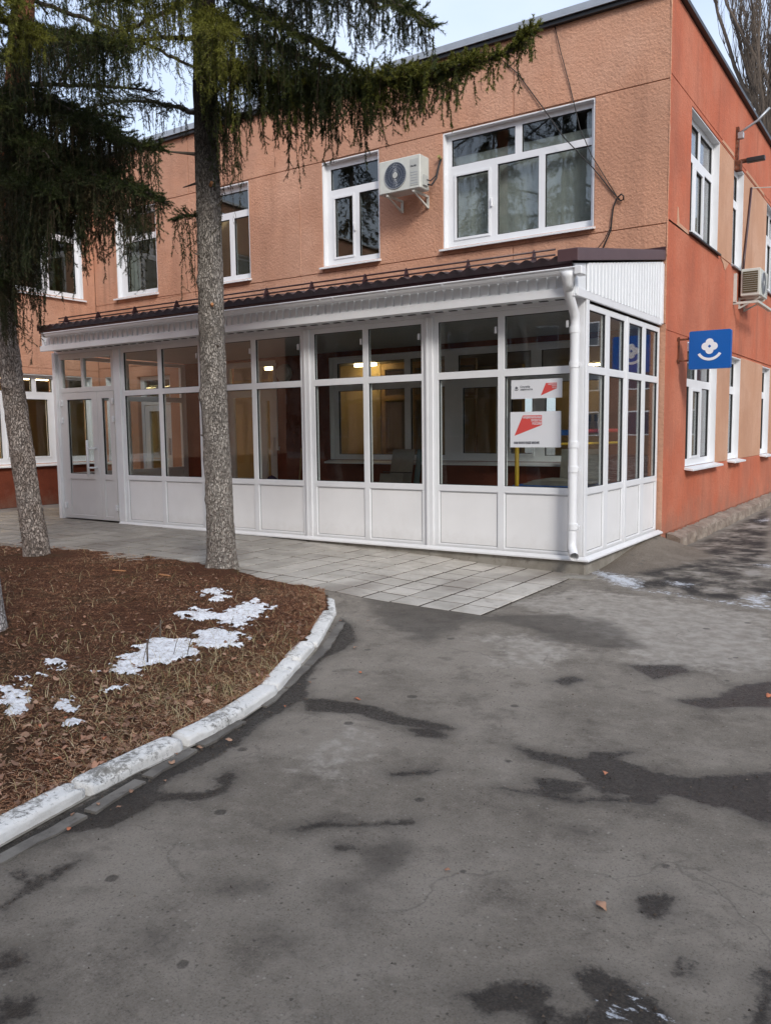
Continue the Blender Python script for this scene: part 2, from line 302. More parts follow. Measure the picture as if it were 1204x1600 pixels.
# ------------------------------------------------------------------ mesh builder
class MB:
    def __init__(s): s.v = []; s.f = []; s.m = []
    def quad(s, pts, m=0):
        k = len(s.v); s.v += [tuple(p) for p in pts]; s.f.append(tuple(range(k, k+len(pts)))); s.m.append(m)
    def box(s, x0, y0, z0, x1, y1, z1, m=0, P=None):
        if x0 > x1: x0, x1 = x1, x0
        if y0 > y1: y0, y1 = y1, y0
        if z0 > z1: z0, z1 = z1, z0
        k = len(s.v); c = [(x0, y0, z0), (x1, y0, z0), (x1, y1, z0), (x0, y1, z0), (x0, y0, z1), (x1, y0, z1), (x1, y1, z1), (x0, y1, z1)]
        s.v += [tuple(P(*p)) if P else p for p in c]
        fs = [(0, 3, 2, 1), (4, 5, 6, 7), (0, 1, 5, 4), (1, 2, 6, 5), (2, 3, 7, 6), (3, 0, 4, 7)]
        s.f += [tuple(k+i for i in f) for f in fs]; s.m += [m]*6; return s
    def tube(s, pts, rad, n=8, m=0, cap=True):
        pts = [Vector(p) for p in pts]; k0 = len(s.v); rad = rad if hasattr(rad, '__len__') else [rad]*len(pts)
        up = None
        for i, p in enumerate(pts):
            d = (pts[min(i+1, len(pts)-1)]-pts[max(i-1, 0)]).normalized()
            if up is None:
                up = Vector((0, 0, 1)) if abs(d.z) < .9 else Vector((1, 0, 0))
            a = d.cross(up).normalized(); b = a.cross(d).normalized(); up = b
            for j in range(n):
                t = 2*math.pi*j/n; s.v.append(tuple(p+rad[i]*(math.cos(t)*a+math.sin(t)*b)))
        for i in range(len(pts)-1):
            for j in range(n):
                s.f.append((k0+i*n+j, k0+i*n+(j+1) % n, k0+(i+1)*n+(j+1) % n, k0+(i+1)*n+j)); s.m.append(m)
        if cap:
            s.f.append(tuple(k0+j for j in range(n))[::-1]); s.m.append(m)
            s.f.append(tuple(k0+(len(pts)-1)*n+j for j in range(n))); s.m.append(m)
        return s
    def lattice(s, P, u0, u1, z0, z1, holes, w0, w1, m=0):
        """solid slab (u,w,z)->P with rectangular holes"""
        us = sorted({u0, u1, *[min(max(h[0], u0), u1) for h in holes], *[min(max(h[1], u0), u1) for h in holes]})
        zs = sorted({z0, z1, *[min(max(h[2], z0), z1) for h in holes], *[min(max(h[3], z0), z1) for h in holes]})
        def solid(i, j):
            if i < 0 or j < 0 or i >= len(us)-1 or j >= len(zs)-1: return False
            cu, cz = (us[i]+us[i+1])/2, (zs[j]+zs[j+1])/2
            return not any(h[0] < cu < h[1] and h[2] < cz < h[3] for h in holes)
        idx = {}
        def V(u, w, z):
            key = (u, w, z)
            if key not in idx: idx[key] = len(s.v); s.v.append(tuple(P(u, w, z)))
            return idx[key]
        def F(*a): s.f.append(tuple(a)); s.m.append(m)
        for i in range(len(us)-1):
            for j in range(len(zs)-1):
                if not solid(i, j): continue
                a, b, c, d = us[i], us[i+1], zs[j], zs[j+1]
                F(V(a, w1, c), V(b, w1, c), V(b, w1, d), V(a, w1, d)); F(V(a, w0, d), V(b, w0, d), V(b, w0, c), V(a, w0, c))
                if not solid(i-1, j): F(V(a, w0, c), V(a, w1, c), V(a, w1, d), V(a, w0, d))
                if not solid(i+1, j): F(V(b, w1, c), V(b, w0, c), V(b, w0, d), V(b, w1, d))
                if not solid(i, j-1): F(V(a, w0, c), V(b, w0, c), V(b, w1, c), V(a, w1, c))
                if not solid(i, j+1): F(V(a, w1, d), V(b, w1, d), V(b, w0, d), V(a, w0, d))
        return s
    def build(s, name, mats, parent=None, smooth=False, bevel=0, fix=True):
        me = bpy.data.meshes.new(name); me.from_pydata(s.v, [], s.f)
        mats = [mats] if isinstance(mats, str) else mats
        for mm in mats: me.materials.append(MATS[mm])
        me.polygons.foreach_set('material_index', s.m)
        if fix and len(s.v) < 60000:
            import bmesh
            b = bmesh.new(); b.from_mesh(me); bmesh.ops.recalc_face_normals(b, faces=b.faces); b.to_mesh(me); b.free()
        if smooth: me.polygons.foreach_set('use_smooth', [True]*len(me.polygons))
        o = bpy.data.objects.new(name, me); COL.objects.link(o)
        if parent: adopt(o, parent)
        if bevel:
            md = o.modifiers.new('bevel', 'BEVEL'); md.width = bevel; md.segments = 1; md.limit_method = 'ANGLE'; md.harden_normals = False
        return o
def wloc(o):
    return o['_w'] if False else WL.get(o.name, (0, 0, 0))
WL = {}
def adopt(o, parent):
    o.parent = parent; o.matrix_parent_inverse = Matrix.Translation(-Vector(wloc(parent)))
    WL[o.name] = tuple(o.location)
def thing(name, label, cat, loc=(0, 0, 0), group=None, kind=None):
    o = bpy.data.objects.new(name, None); COL.objects.link(o); o.location = loc; o.empty_display_size = .2
    WL[o.name] = tuple(loc)
    return tag(o, label, cat, group, kind)
def tag(o, label=None, cat=None, group=None, kind=None):
    if label: o['label'] = label
    if cat: o['category'] = cat
    if group: o['group'] = group
    if kind: o['kind'] = kind
    return o
def fastmesh(name, V, F, mat, attrs=None, parent=None, smooth=False):
    """V (n,3), F (m,k) numpy"""
    me = bpy.data.meshes.new(name); n, (m, k) = len(V), F.shape
    me.vertices.add(n); me.vertices.foreach_set('co', np.ascontiguousarray(V, np.float32).ravel())
    me.loops.add(m*k); me.loops.foreach_set('vertex_index', np.ascontiguousarray(F, np.int32).ravel())
    me.polygons.add(m); me.polygons.foreach_set('loop_start', np.arange(0, m*k, k, dtype=np.int32))
    me.polygons.foreach_set('loop_total', np.full(m, k, np.int32))
    if smooth: me.polygons.foreach_set('use_smooth', np.ones(m, bool))
    for mm in ([mat] if isinstance(mat, str) else mat): me.materials.append(MATS[mm])
    for a, val in (attrs or {}).items():
        at = me.attributes.new(a, 'FLOAT', 'POINT'); at.data.foreach_set('value', np.ascontiguousarray(val, np.float32))
    me.update(calc_edges=True); me.validate()
    o = bpy.data.objects.new(name, me); COL.objects.link(o)
    if parent: adopt(o, parent)
    return o
YW = 2.88; XS = .08; XWING = -12.0
PF = lambda u, w, z: (u, YW-w, z)         # front wall: outward = -y
PS = lambda u, w, z: (XS+w, u, z)         # right side wall: outward = +x
PW = lambda u, w, z: (XWING+w, u, z)      # left wing wall: outward = +x
PP = lambda u, w, z: (u, -w, z)           # porch front
PQ = lambda u, w, z: (w, u, z)            # porch right side
PL = lambda u, w, z: (-9.36-w, u, z)      # porch left side
# outlines of wet, damp, pale and snowy patches on the ground, metres
WET=[[(-0.98,-3.16),(-0.74,-3.34),(-0.45,-3.70),(-0.37,-3.96),(-0.35,-4.26),(-0.14,-4.66),(0.1,-4.97),(0.13,-5.23),(0.18,-5.5),(0.29,-5.76),(0.3,-5.96),(0.31,-6.09),(0.32,-6.3),(0.46,-6.44),(0.48,-6.67),(0.35,-6.82),(0.33,-6.98),(0.36,-7.11),(0.25,-7.04),(0.19,-6.61),(0.1,-5.98),(-0.09,-5.09),(-0.39,-4.28),(-0.73,-3.61)],
[(0.08,-4.99),(0.28,-4.93),(0.58,-4.89),(0.76,-4.96),(1.0,-4.94),(1.12,-4.95),(1.11,-5.0),(0.76,-5.09),(0.54,-5.04),(0.26,-5.15)],
[(0.93,-5.1),(1.01,-5.02),(1.13,-5.06),(1.14,-5.12),(1.01,-5.16)],
[(1.51,-5.0),(1.74,-5.01),(1.84,-4.99),(1.86,-4.88),(2.03,-4.78),(1.99,-4.9),(2.13,-4.94),(2.31,-4.96),(2.48,-4.83),(2.66,-4.68),(2.74,-5.24),(2.68,-5.21),(2.57,-5.16),(2.45,-5.18),(2.33,-5.15),(2.22,-5.25),(2.07,-5.31),(1.85,-5.12),(1.64,-5.11)],
[(1.67,-5.49),(1.79,-5.45),(1.99,-5.42),(2.13,-5.31),(2.21,-5.21),(2.29,-5.21),(2.29,-5.29),(2.14,-5.36),(1.98,-5.46),(1.86,-5.47)],
[(1.74,-5.32),(1.84,-5.28),(1.95,-5.27),(1.97,-5.37),(1.88,-5.43),(1.81,-5.41)],
[(1.12,-6.3),(1.17,-6.19),(1.31,-6.11),(1.49,-5.97),(1.5,-6.0),(1.33,-6.13),(1.22,-6.2),(1.16,-6.3)],
[(2.01,-3.86),(2.21,-3.67),(2.26,-3.38),(2.42,-3.17),(2.5,-3.69),(2.34,-3.79),(2.19,-3.92)],
[(1.56,-3.27),(1.84,-3.1),(1.93,-3.22),(1.83,-3.37),(1.78,-3.51)],
[(1.23,-3.86),(1.32,-3.71),(1.4,-3.75),(1.34,-3.91)],
[(2.16,-6.81),(2.26,-6.69),(2.35,-6.63),(2.38,-6.66),(2.36,-6.72),(2.43,-6.72),(2.44,-6.77),(2.4,-6.8),(2.36,-6.75),(2.29,-6.8),(2.27,-6.84),(2.23,-6.82)],
[(2.4,-6.53),(2.46,-6.49),(2.54,-6.49),(2.6,-6.52),(2.66,-6.54),(2.7,-6.61),(2.45,-6.77),(2.48,-6.7),(2.52,-6.66),(2.5,-6.61),(2.44,-6.58)],
[(2.45,-6.03),(2.51,-5.97),(2.55,-5.99),(2.56,-6.07),(2.52,-6.14),(2.48,-6.12)],
[(2.66,-6.29),(2.7,-6.32),(2.71,-6.35),(2.67,-6.37)],
[(2.86,-6.25),(2.89,-6.18),(2.93,-6.45),(2.88,-6.49),(2.89,-6.36)],
[(0.39,-6.37),(0.55,-6.27),(0.58,-6.17),(0.5,-6.1),(0.49,-6.02),(0.56,-6.06),(0.64,-6.21),(0.6,-6.32),(0.45,-6.41)],
[(0.64,-7.28),(0.58,-7.13),(0.56,-7.01),(0.59,-6.96),(0.6,-6.93),(0.61,-7.01),(0.63,-7.1),(0.62,-7.2),(0.67,-7.28)],
[(0.43,-7.12),(0.5,-7.09),(0.6,-7.1),(0.58,-7.13)],
[(0.87,-7.42),(0.91,-7.38),(0.98,-7.41),(0.96,-7.47)],
[(1.07,-7.54),(1.12,-7.49),(1.17,-7.47),(1.2,-7.53),(1.16,-7.6)],
[(1.14,-5.64),(1.32,-5.48),(1.31,-5.54),(1.2,-5.64)],
[(1.33,-6.31),(1.38,-6.3),(1.42,-6.3),(1.38,-6.34)],
]
DAMP=[[(1.51,-6.21),(1.56,-6.11),(1.71,-6.43),(1.66,-6.48),(1.62,-6.56),(1.72,-6.72),(1.69,-6.74),(1.56,-6.6),(1.48,-6.53)],
[(-1.55,-2.11),(-0.04,-2.39),(0.59,-2.02),(1.08,-2.14),(1.33,-2.6),(1.48,-2.78),(1.26,-2.97),(1.03,-2.9),(0.83,-2.91),(0.36,-2.58),(0.03,-2.64),(0.06,-3.14),(0.08,-3.47),(-0.24,-3.32),(-0.56,-3.13)],
[(1.12,-7.12),(1.14,-7.06),(1.23,-7.05),(1.28,-7.12),(1.21,-7.16)],
[(1.17,-6.78),(1.22,-6.71),(1.29,-6.7),(1.24,-6.78)],
[(1.83,-5.61),(2.06,-5.6),(2.26,-5.7),(2.11,-5.73),(1.93,-5.69)],
[(1.52,-6.86),(1.62,-6.82),(1.61,-6.91)],
]
PALE=[[(-0.08,-1.78),(0.26,-0.85),(1.53,-1.0),(2.13,-1.24),(2.39,-2.94),(1.62,-3.24),(1.25,-2.65),(0.63,-2.14)],
[(0.31,-3.18),(0.56,-2.89),(0.91,-2.97),(1.13,-3.15),(1.02,-3.69),(0.73,-3.69),(0.7,-3.31)],
[(0.78,-5.79),(0.6,-5.3),(0.72,-5.22),(0.96,-5.77)],
]
RSNOW=[[(0.91,-0.66),(1.24,-0.73),(2.09,-0.98),(2.05,-0.72),(1.47,-0.73),(0.99,-0.5)],
[(1.74,-0.53),(1.94,-0.06),(2.04,-0.69),(1.88,-0.79)],
[(0.41,8.1),(0.56,8.9),(0.81,7.26),(0.62,6.91)],
[(1.42,1.78),(1.61,2.12),(1.69,1.61)],
[(0.45,-0.24),(0.65,0.0),(0.73,-0.38),(0.6,-0.49)],
[(0.91,0.02),(1.21,0.02),(1.23,-0.21),(1.0,-0.18)],
[(2.54,-6.61),(2.58,-6.56),(2.65,-6.61),(2.64,-6.64),(2.58,-6.68)],
[(-0.39,0.64),(0.65,0.0),(0.91,-0.66),(0.54,-0.49)],
]
LSNOW=[[(-1.18,-5.44),(-1.42,-5.04),(-1.57,-4.7),(-1.25,-4.62),(-0.95,-4.85),(-0.9,-5.01),(-1.06,-5.2),(-0.94,-5.38),(-1.07,-5.42)],
[(-1.48,-4.41),(-1.38,-4.24),(-1.04,-4.27),(-0.92,-4.53),(-0.93,-4.68),(-1.1,-4.74)],
[(-2.04,-4.1),(-2.04,-3.81),(-1.69,-3.89),(-1.84,-3.54),(-1.89,-3.24),(-1.57,-3.38),(-1.41,-3.73),(-1.22,-4.01),(-1.25,-4.16),(-1.58,-4.1),(-1.8,-4.18)],
[(-2.63,-3.33),(-2.54,-3.09),(-2.07,-3.35),(-2.14,-3.56)],
[(-1.51,-5.96),(-1.34,-5.94),(-1.12,-6.02),(-0.9,-6.14),(-0.86,-6.24),(-0.91,-6.33)],
[(-0.94,-5.98),(-0.91,-5.89),(-0.61,-6.02),(-0.45,-6.16),(-0.49,-6.19),(-0.71,-6.09)],
[(-1.66,-5.56),(-1.65,-5.46),(-1.44,-5.51),(-1.43,-5.59)],
[(-1.55,-5.83),(-1.41,-5.79),(-1.28,-5.9),(-1.39,-5.93)],
[(-0.87,-5.72),(-0.79,-5.6),(-0.69,-5.75),(-0.75,-5.79)],
]
FAR=[[(-0.12, 0.47), (0.33, 2.51), (0.32, 8.68), (0.27, 10.76), (2.04, -0.69), (1.47, -0.7), (0.81, -0.54), (0.13, -0.11)]]

# ------------------------------------------------------------------ ground heights
def sst(t): t = np.clip(t, 0, 1); return t*t*(3-2*t)
TX = [-60, -12, -9.3, -4.8, -3.9, -1.9, -1.15, 0, 60]; TZ = [-.03, -.03, -.045, -.075, -.095, -.15, -.195, -.215, -.215]
def tile_z(x): return np.interp(x, TX, TZ)
def lawn_z(x, y): return -.135+.065*np.clip((-np.asarray(x)-1.2)/4, 0, 1)-.036*np.exp(-np.maximum(kerb_x(np.asarray(y))-.12-np.asarray(x), 0)/.30)
def road_z(x, y):
    x = np.asarray(x, float); y = np.asarray(y, float)
    w = sst((y+2.95)/.48)*sst((.30-x)/.3)
    z = -.22*(1-w)+(tile_z(x)-.014+.011*(y < -2.425))*w
    z = z-.09*sst(y/4)*sst((x+.1)/.3)
    z = z+.17*np.exp(-((x-.02)/.42)**2)*sst((y-.25)/2.2)*sst((3.3-y)/.5)*(x > -.1)
    return z
def sdf(X, Y, polys, clampd=.35):
    out = np.full(X.shape, -clampd)
    for pl in polys:
        p = np.array(pl); sel = (X > p[:, 0].min()-clampd) & (X < p[:, 0].max()+clampd) & (Y > p[:, 1].min()-clampd) & (Y < p[:, 1].max()+clampd)
        if not sel.any(): continue
        x = X[sel]; y = Y[sel]; d = np.full(x.shape, 1e9); ins = np.zeros(x.shape, bool)
        for i in range(len(p)):
            a, b = p[i], p[(i+1) % len(p)]; e = b-a; L = max(e@e, 1e-12)
            t = np.clip(((x-a[0])*e[0]+(y-a[1])*e[1])/L, 0, 1)
            d = np.minimum(d, np.hypot(x-a[0]-t*e[0], y-a[1]-t*e[1]))
            if (a[1] > b[1]) != (b[1] > a[1]) or a[1] != b[1]:
                c = ((a[1] > y) != (b[1] > y)) & (x < (b[0]-a[0])*(y-a[1])/(b[1]-a[1]+1e-12)+a[0]); ins ^= c
        out[sel] = np.maximum(out[sel], np.where(ins, d, -d))
    return np.clip(out, -clampd, clampd)
def axis(lo, hi, fine, flo, fhi):
    a = list(np.arange(flo, fhi+1e-6, fine)); s = fine; x = flo
    while x > lo: s *= 1.35; x -= s; a.insert(0, x)
    s = fine; x = a[-1]
    while x < hi: s *= 1.35; x += s; a.append(x)
    return np.array(a)
def grid(name, xs, ys, zf, mat, attrs, keep=None, jitter=0, smooth=True, parent=None):
    X, Y = np.meshgrid(xs, ys); Z = zf(X, Y)
    V = np.stack([X, Y, Z], -1).reshape(-1, 3); nx = len(xs); ny = len(ys)
    i = np.arange(nx-1); j = np.arange(ny-1); I, J = np.meshgrid(i, j); a = (J*nx+I).ravel()
    F = np.stack([a, a+1, a+nx+1, a+nx], -1)
    if keep is not None:
        k = keep(X, Y).ravel(); F = F[k[F].all(1)]
    A = {n: f(X, Y).ravel() for n, f in attrs.items()}
    used = np.unique(F); remap = np.full(len(V), -1); remap[used] = np.arange(len(used))
    return fastmesh(name, V[used], remap[F], mat, {n: v[used] for n, v in A.items()}, parent, smooth)
def fbm(X, Y, s, seed=0.0, oct=3):
    out = np.zeros(X.shape); r = np.random.default_rng(int(seed*10)+5); amp = 1; f = s
    for o in range(oct):
        for k in range(5):
            th = r.uniform(0, 2*np.pi); ph = r.uniform(0, 2*np.pi); ff = f*r.uniform(.7, 1.4)
            out += amp*np.sin((X*np.cos(th)+Y*np.sin(th))*ff+ph+1.3*np.sin(Y*ff*.7+ph*2))/5
        amp *= .5; f *= 2.1
    return out
xs = axis(-160, 160, .035, -2.0, 3.6); ys = axis(-110, 190, .035, -7.9, 2.6)
road = grid('ground', xs, ys, lambda X, Y: road_z(X, Y)+.004*fbm(X, Y, 2.2, 1)*((Y < -2.5) | (X > .4))-.006*sst((sdf(X, Y, WET)+.03)/.1), 'asphalt', {
    'wet': lambda X, Y: sdf(X, Y, WET), 'damp': lambda X, Y: sdf(X, Y, DAMP), 'pale': lambda X, Y: sdf(X, Y, PALE, .3),
    'snow': lambda X, Y: sdf(X, Y, RSNOW), 'mound': lambda X, Y: sdf(X, Y, [[(-.2, -.02), (-.2, 3.1), (.45, 3.4), (.95, 2.3), (.75, 1.1), (.5, .2)]]), 'far': lambda X, Y: np.maximum(sdf(X, Y, FAR, .6), np.where((X > 1.8) & (Y > -.6), .3, -.6))})
tag(road, kind='structure')
road.name = 'asphalt_road'

# kerb line, outer foot at road level (from the paving to beyond the left edge of the view)
KO = [(-1.62, -2.43), (-1.14, -3.03), (-.68, -3.82), (-.53, -4.09), (-.34, -4.49), (-.07, -5.05), (.03, -5.43), (.085, -5.74), (.10, -5.93),
      (.12, -6.26), (.155, -6.55), (.20, -6.82), (.24, -7.05), (.30, -7.5), (.35, -8.2), (.38, -9.4), (.38, -11.0)]
KOx = np.array([p[0] for p in KO][::-1]); KOy = np.array([p[1] for p in KO][::-1])
def kerb_x(y): return np.interp(y, KOy, KOx)
def lawn_front(x): return -2.30-.05*np.sin(x*2.1)-.10*np.exp(-((x+4.9)/1.2)**2)*-1.6-.10*np.exp(-((x+2.3)/.8)**2)
lawn = grid('lawn', axis(-30, .4, .03, -7.5, .32), axis(-26, -1.9, .03, -7.6, -2.0),
    lambda X, Y: lawn_z(X, Y)+.012*fbm(X, Y, 5, 2)+.008*fbm(X, Y, 23, 3)+.05*np.exp(-((X+3.22)**2+(Y+2.35)**2)/.12)+.05*np.exp(-((X+5.64)**2+(Y+2.98)**2)/.15)
      -.012*sst((X-kerb_x(Y)+.14)/.05),
    'litter_soil', {}, keep=lambda X, Y: (X < kerb_x(Y)-.06) & (Y < lawn_front(X)))
tag(lawn, kind='structure')

# kerbstones
kerb = MB()
pts = [(a, b) for a, b in KO]
for i in range(len(pts)-1):
    (a, b), (c, d) = pts[i], pts[i+1]
    kerb.quad([(a-.13, b-.06, -.215), (a+.012, b+.004, -.215), (c+.012, d+.004, -.215), (c-.13, d-.06, -.215)])
kerb_o = tag(kerb.build('kerb', 'concrete', fix=False), kind='structure')
def arc(pts, step):
    P = np.array(pts); L = np.concatenate([[0], np.cumsum(np.hypot(*np.diff(P, axis=0).T))]); s = np.arange(0, L[-1], step)
    return s, np.interp(s, L, P[:, 0]), np.interp(s, L, P[:, 1]), L[-1]
def path_at(pts, s):
    P = np.array(pts); L = np.concatenate([[0], np.cumsum(np.hypot(*np.diff(P, axis=0).T))])
    return np.stack([np.interp(s, L, P[:, 0]), np.interp(s, L, P[:, 1])], -1)
def near_s(y):
    ss = np.linspace(0, 12, 4000); p = path_at(KO, ss); return ss[np.argmin(abs(p[:, 1]-y))]
# (start, end, height above road, shift outward, tilt)
brk = [(-2.43, -3.03, .045, 0), (-3.037, -4.03, .062, .008), (-4.045, -4.44, .088, -.008), (-4.443, -4.99, .082, .0), (-4.993, -5.92, .080, .0),
       (-5.962, -6.56, .088, .008), (-6.572, -7.55, .080, -.004), (-7.57, -8.55, .08, .0), (-8.57, -9.6, .08, 0)]
PROF = [(0, -.12), (.0, .35), (.002, .74), (.012, .93), (.028, 1.0), (.085, 1.01), (.136, 1.0), (.145, .90), (.147, -.12)]
for bi, (ya, yb, h, off) in enumerate(brk):
    sa, sb = near_s(ya), near_s(yb); n = max(8, int((sb-sa)/.022)); ss = np.linspace(sa, sb, n)
    C = path_at(KO, ss); T = np.gradient(path_at(KO, np.linspace(sa-.05, sb+.05, n)), axis=0); T /= np.linalg.norm(T, axis=1)[:, None]
    Nn = np.stack([T[:, 1], -T[:, 0]], -1); Nn *= -np.sign(Nn[:, :1]+1e-9)   # towards the lawn (-x)
    Nn = np.where(Nn[:, :1] > 0, -Nn, Nn)
    # extra rows round the ends so they chip
    V = []; nprof = []
    for k in range(len(PROF)-1):
        a, b = PROF[k], PROF[k+1]; mseg = 3 if k not in (3, 4) else 2
        for q in range(mseg): t = q/mseg; nprof.append((a[0]*(1-t)+b[0]*t, a[1]*(1-t)+b[1]*t))
    nprof.append(PROF[-1]); m = len(nprof); z0 = -.222; h *= .74; nprof = [(a*.86, b) for a, b in nprof]
    for i in range(n):
        e = min(i, n-1-i); er = [.012, .003][e] if e < 2 else 0
        for (o_, hz) in nprof:
            nrm = -off+o_+er*(.5-o_/.145)*1.2; z = z0+h*hz-(er*.6 if hz > .3 else 0)
            p = Vector((C[i, 0]+Nn[i, 0]*nrm, C[i, 1]+Nn[i, 1]*nrm, z)); q = p*9
            d = .0022*noise.noise(q)+.0018*noise.noise(p*31)+.0018*noise.noise(p*70)
            ch = noise.noise(p*4.3+Vector((bi*3.1, 0, 0)))
            if ch > .36 and hz > .7 and o_ < .05: d -= .022*(ch-.36)/.25
            V.append((p.x-Nn[i, 0]*d, p.y-Nn[i, 1]*d, p.z+(d*1.1 if hz > .3 else 0)))
    F = [(i*m+k, i*m+k+1, (i+1)*m+k+1, (i+1)*m+k) for i in range(n-1) for k in range(m-1)]
    b = MB(); b.v = V; b.f = F+[tuple(range(m)), tuple(range((n-1)*m, n*m))[::-1]]; b.m = [0]*len(b.f)
    b.build('kerbstone', 'kerb_paint', kerb_o, smooth=True)
# flush old gutter slabs in front of the kerb
GU = [(-.86, -3.27), (-.46, -4.01), (-.32, -4.36), (-.06, -4.99), (.06, -5.34), (.16, -5.85), (.23, -6.25), (.30, -6.58), (.34, -6.86), (.37, -7.15), (.42, -7.6)]
for sa, sb in [(0, .52), (.53, 1.28), (1.30, 1.78), (1.80, 2.15), (2.42, 2.80), (2.86, 3.22), (3.27, 3.60), (3.64, 4.3)]:
    n = max(3, int((sb-sa)/.07)); ss = np.linspace(sa, sb, n); C = path_at(GU, ss); T = np.gradient(C, axis=0); T /= np.linalg.norm(T, axis=1)[:, None]
    Nn = np.stack([T[:, 1], -T[:, 0]], -1); Nn = np.where(Nn[:, :1] > 0, -Nn, Nn); b = MB(); V = []; w = .062
    for i in range(n):
        j = .006*math.sin(i*2.3+sa*7)
        for (o_, z) in ((-.0+j, -.25), (.0+j, -.2135), (w+j*.5, -.2125), (w, -.25)): V.append((C[i, 0]+Nn[i, 0]*o_, C[i, 1]+Nn[i, 1]*o_, z))
    b.v = V; b.f = [(i*4+k, i*4+k+1, (i+1)*4+k+1, (i+1)*4+k) for i in range(n-1) for k in range(3)]+[(0, 1, 2, 3), (4*n-1, 4*n-2, 4*n-3, 4*n-4)]; b.m = [0]*len(b.f)
    b.build('gutter_slab', 'gutter_concrete', kerb_o)

# ------------------------------------------------------------------ paving tiles
S = .32
pav = MB()
for i in range(60):
    x1 = -.01-i*.32; x0 = x1-.32
    if x1 < -19: break
    za, zb = float(tile_z(x0))-.007, float(tile_z(x1))-.007
    yb = 0.05 if x1 > -9.3 else 2.9
    pav.quad([(x0, -2.44, za), (x1, -2.44, zb), (x1, yb, zb), (x0, yb, za)])
pav_o = tag(pav.build('pavement', plain('joint_dirt', (.045, .035, .028), .95).name, fix=False), kind='structure')
def tile_mesh():
    b = MB(); h = S/2-.013; c = .004; k = 0
    b.v = [(-h, -h, -.02), (h, -h, -.02), (h, h, -.02), (-h, h, -.02), (-h, -h, -c), (h, -h, -c), (h, h, -c), (-h, h, -c), (-h+c, -h+c, 0), (h-c, -h+c, 0), (h-c, h-c, 0), (-h+c, h-c, 0)]
    b.f = [(i, (i+1) % 4, 4+(i+1) % 4, 4+i) for i in range(4)]+[(4+i, 4+(i+1) % 4, 8+(i+1) % 4, 8+i) for i in range(4)]+[(8, 9, 10, 11)]; b.m = [0]*9
    return b
tb = tile_mesh(); tile0 = None; spots_ = []
ROWS = [(-2.43+S/2+j*S) for j in range(17)]
for i in range(60):
    x = -.01-S/2-i*S
    if x < -19: break
    for j, y in enumerate(ROWS):
        if x > -9.4 and y > -.02: continue
        if x > -12 or y < 2.9:
            if y > 2.8 or (x < -11.95): continue
            if y < lawn_front(x)-.35: continue
            spots_.append((x, y))
spots_.sort(key=lambda p: (p[0]-3.2)**2+(p[1]+8.8)**2)
rest = MB()
for k, (x, y) in enumerate(spots_):
    hgt = float(tile_z(x)); dz = random.uniform(-.003, .002); tx, ty = random.uniform(-.008, .008), random.uniform(-.008, .008)
    slope = math.atan2(float(tile_z(x+.16))-float(tile_z(x-.16)), .32); hj = 0
    yy = y; sy = 1
    if x > -9.4 and y > -.14: sy = .6; yy = -.14+0.01
    if k < 298:
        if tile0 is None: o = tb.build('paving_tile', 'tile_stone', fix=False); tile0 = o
        else: o = tile0.copy(); COL.objects.link(o)
        o.location = (x+random.uniform(-.002, .002), yy+random.uniform(-.002, .002), hgt+dz); o.rotation_euler = (tx, -slope+ty, random.uniform(-.006, .006)); o.scale = (1, sy, 1)
        adopt(o, pav_o)
    else:
        kk = len(rest.v); rest.v += [(x+v[0], yy+v[1]*sy, hgt+dz+v[2]+v[0]*slope) for v in tb.v]; rest.f += [tuple(kk+q for q in f) for f in tb.f]; rest.m += [0]*9
tag(rest.build('paving_tiles', 'tile_stone', pav_o, fix=False), kind='stuff')
# loose slab at the porch corner
b = MB(); b.box(-.13, -.37, -.24, .22, -.12, -.208); o = b.build('concrete_slab', 'concrete', bevel=.006)
tag(o, 'single flat concrete slab on the ground at the porch corner below the downpipe', 'slab')

# ------------------------------------------------------------------ building shell
BL = thing('school_building', 'two-storey orange and red plastered building with white windows behind the white porch', 'building', (-6, 6, 0))
GZ = (6.005, 4.14)                       # panel joints
# openings (u0,u1,z0,z1)
WA = (-3.40, -.96, 4.25, 5.99); WB = (-5.79, -4.61, 4.25, 5.99); WC = (-8.70, -7.50, 4.25, 5.99); WD = (-11.28, -10.03, 4.25, 5.99)
PWIN = (-5.72, -.75, .90, 2.68); PDOOR = (-8.32, -6.96, -.03, 2.72); ODOOR = (-10.78, -9.78, -.03, 2.58); OWIN = (-11.8, -11.15, .80, 2.62)
front_open = [WA, WB, WC, WD, PWIN, PDOOR, ODOOR, OWIN]
S1 = (4.00, 5.86, 4.25, 5.99); S2 = (6.98, 7.86, 4.25, 5.99); S3 = (10.25, 12.1, 4.25, 5.99); G1 = (4.05, 6.08, .80, 2.66); G2 = (7.10, 8.05, .80, 2.66); G3 = (10.34, 11.30, .80, 2.66)
S4 = (13.2, 14.1, 4.25, 5.99); S5 = (15.5, 17.3, 4.25, 5.99); G4 = (13.2, 14.1, .8, 2.66)
side_open = [S1, S2, S3, S4, S5, G1, G2, G3, G4]
E1 = (.30, 2.58, 4.25, 5.99); E2 = (-3.4, -1.1, 4.25, 5.99); F1 = (-.95, 1.86, .82, 2.62); F2 = (1.97, 2.70, .82, 2.62); F3 = (-4.6, -2.0, .82, 2.62)
wing_open = [E1, E2, F1, F2, F3]
mb = MB().lattice(PF, -12.4, XS-.02, -.5, 7.14, front_open, -.34, -.022); mb.build('wall_core', 'plaster_orange', BL)
mb = MB().lattice(PS, YW+.03, 24, -.5, 7.14, side_open, -.34, -.016); mb.build('wall_core', 'plaster_red', BL)
mb = MB().lattice(PW, -9, YW-.02, -.5, 7.14, wing_open, -.34, -.02); mb.build('wall_core', 'plaster_orange', BL)
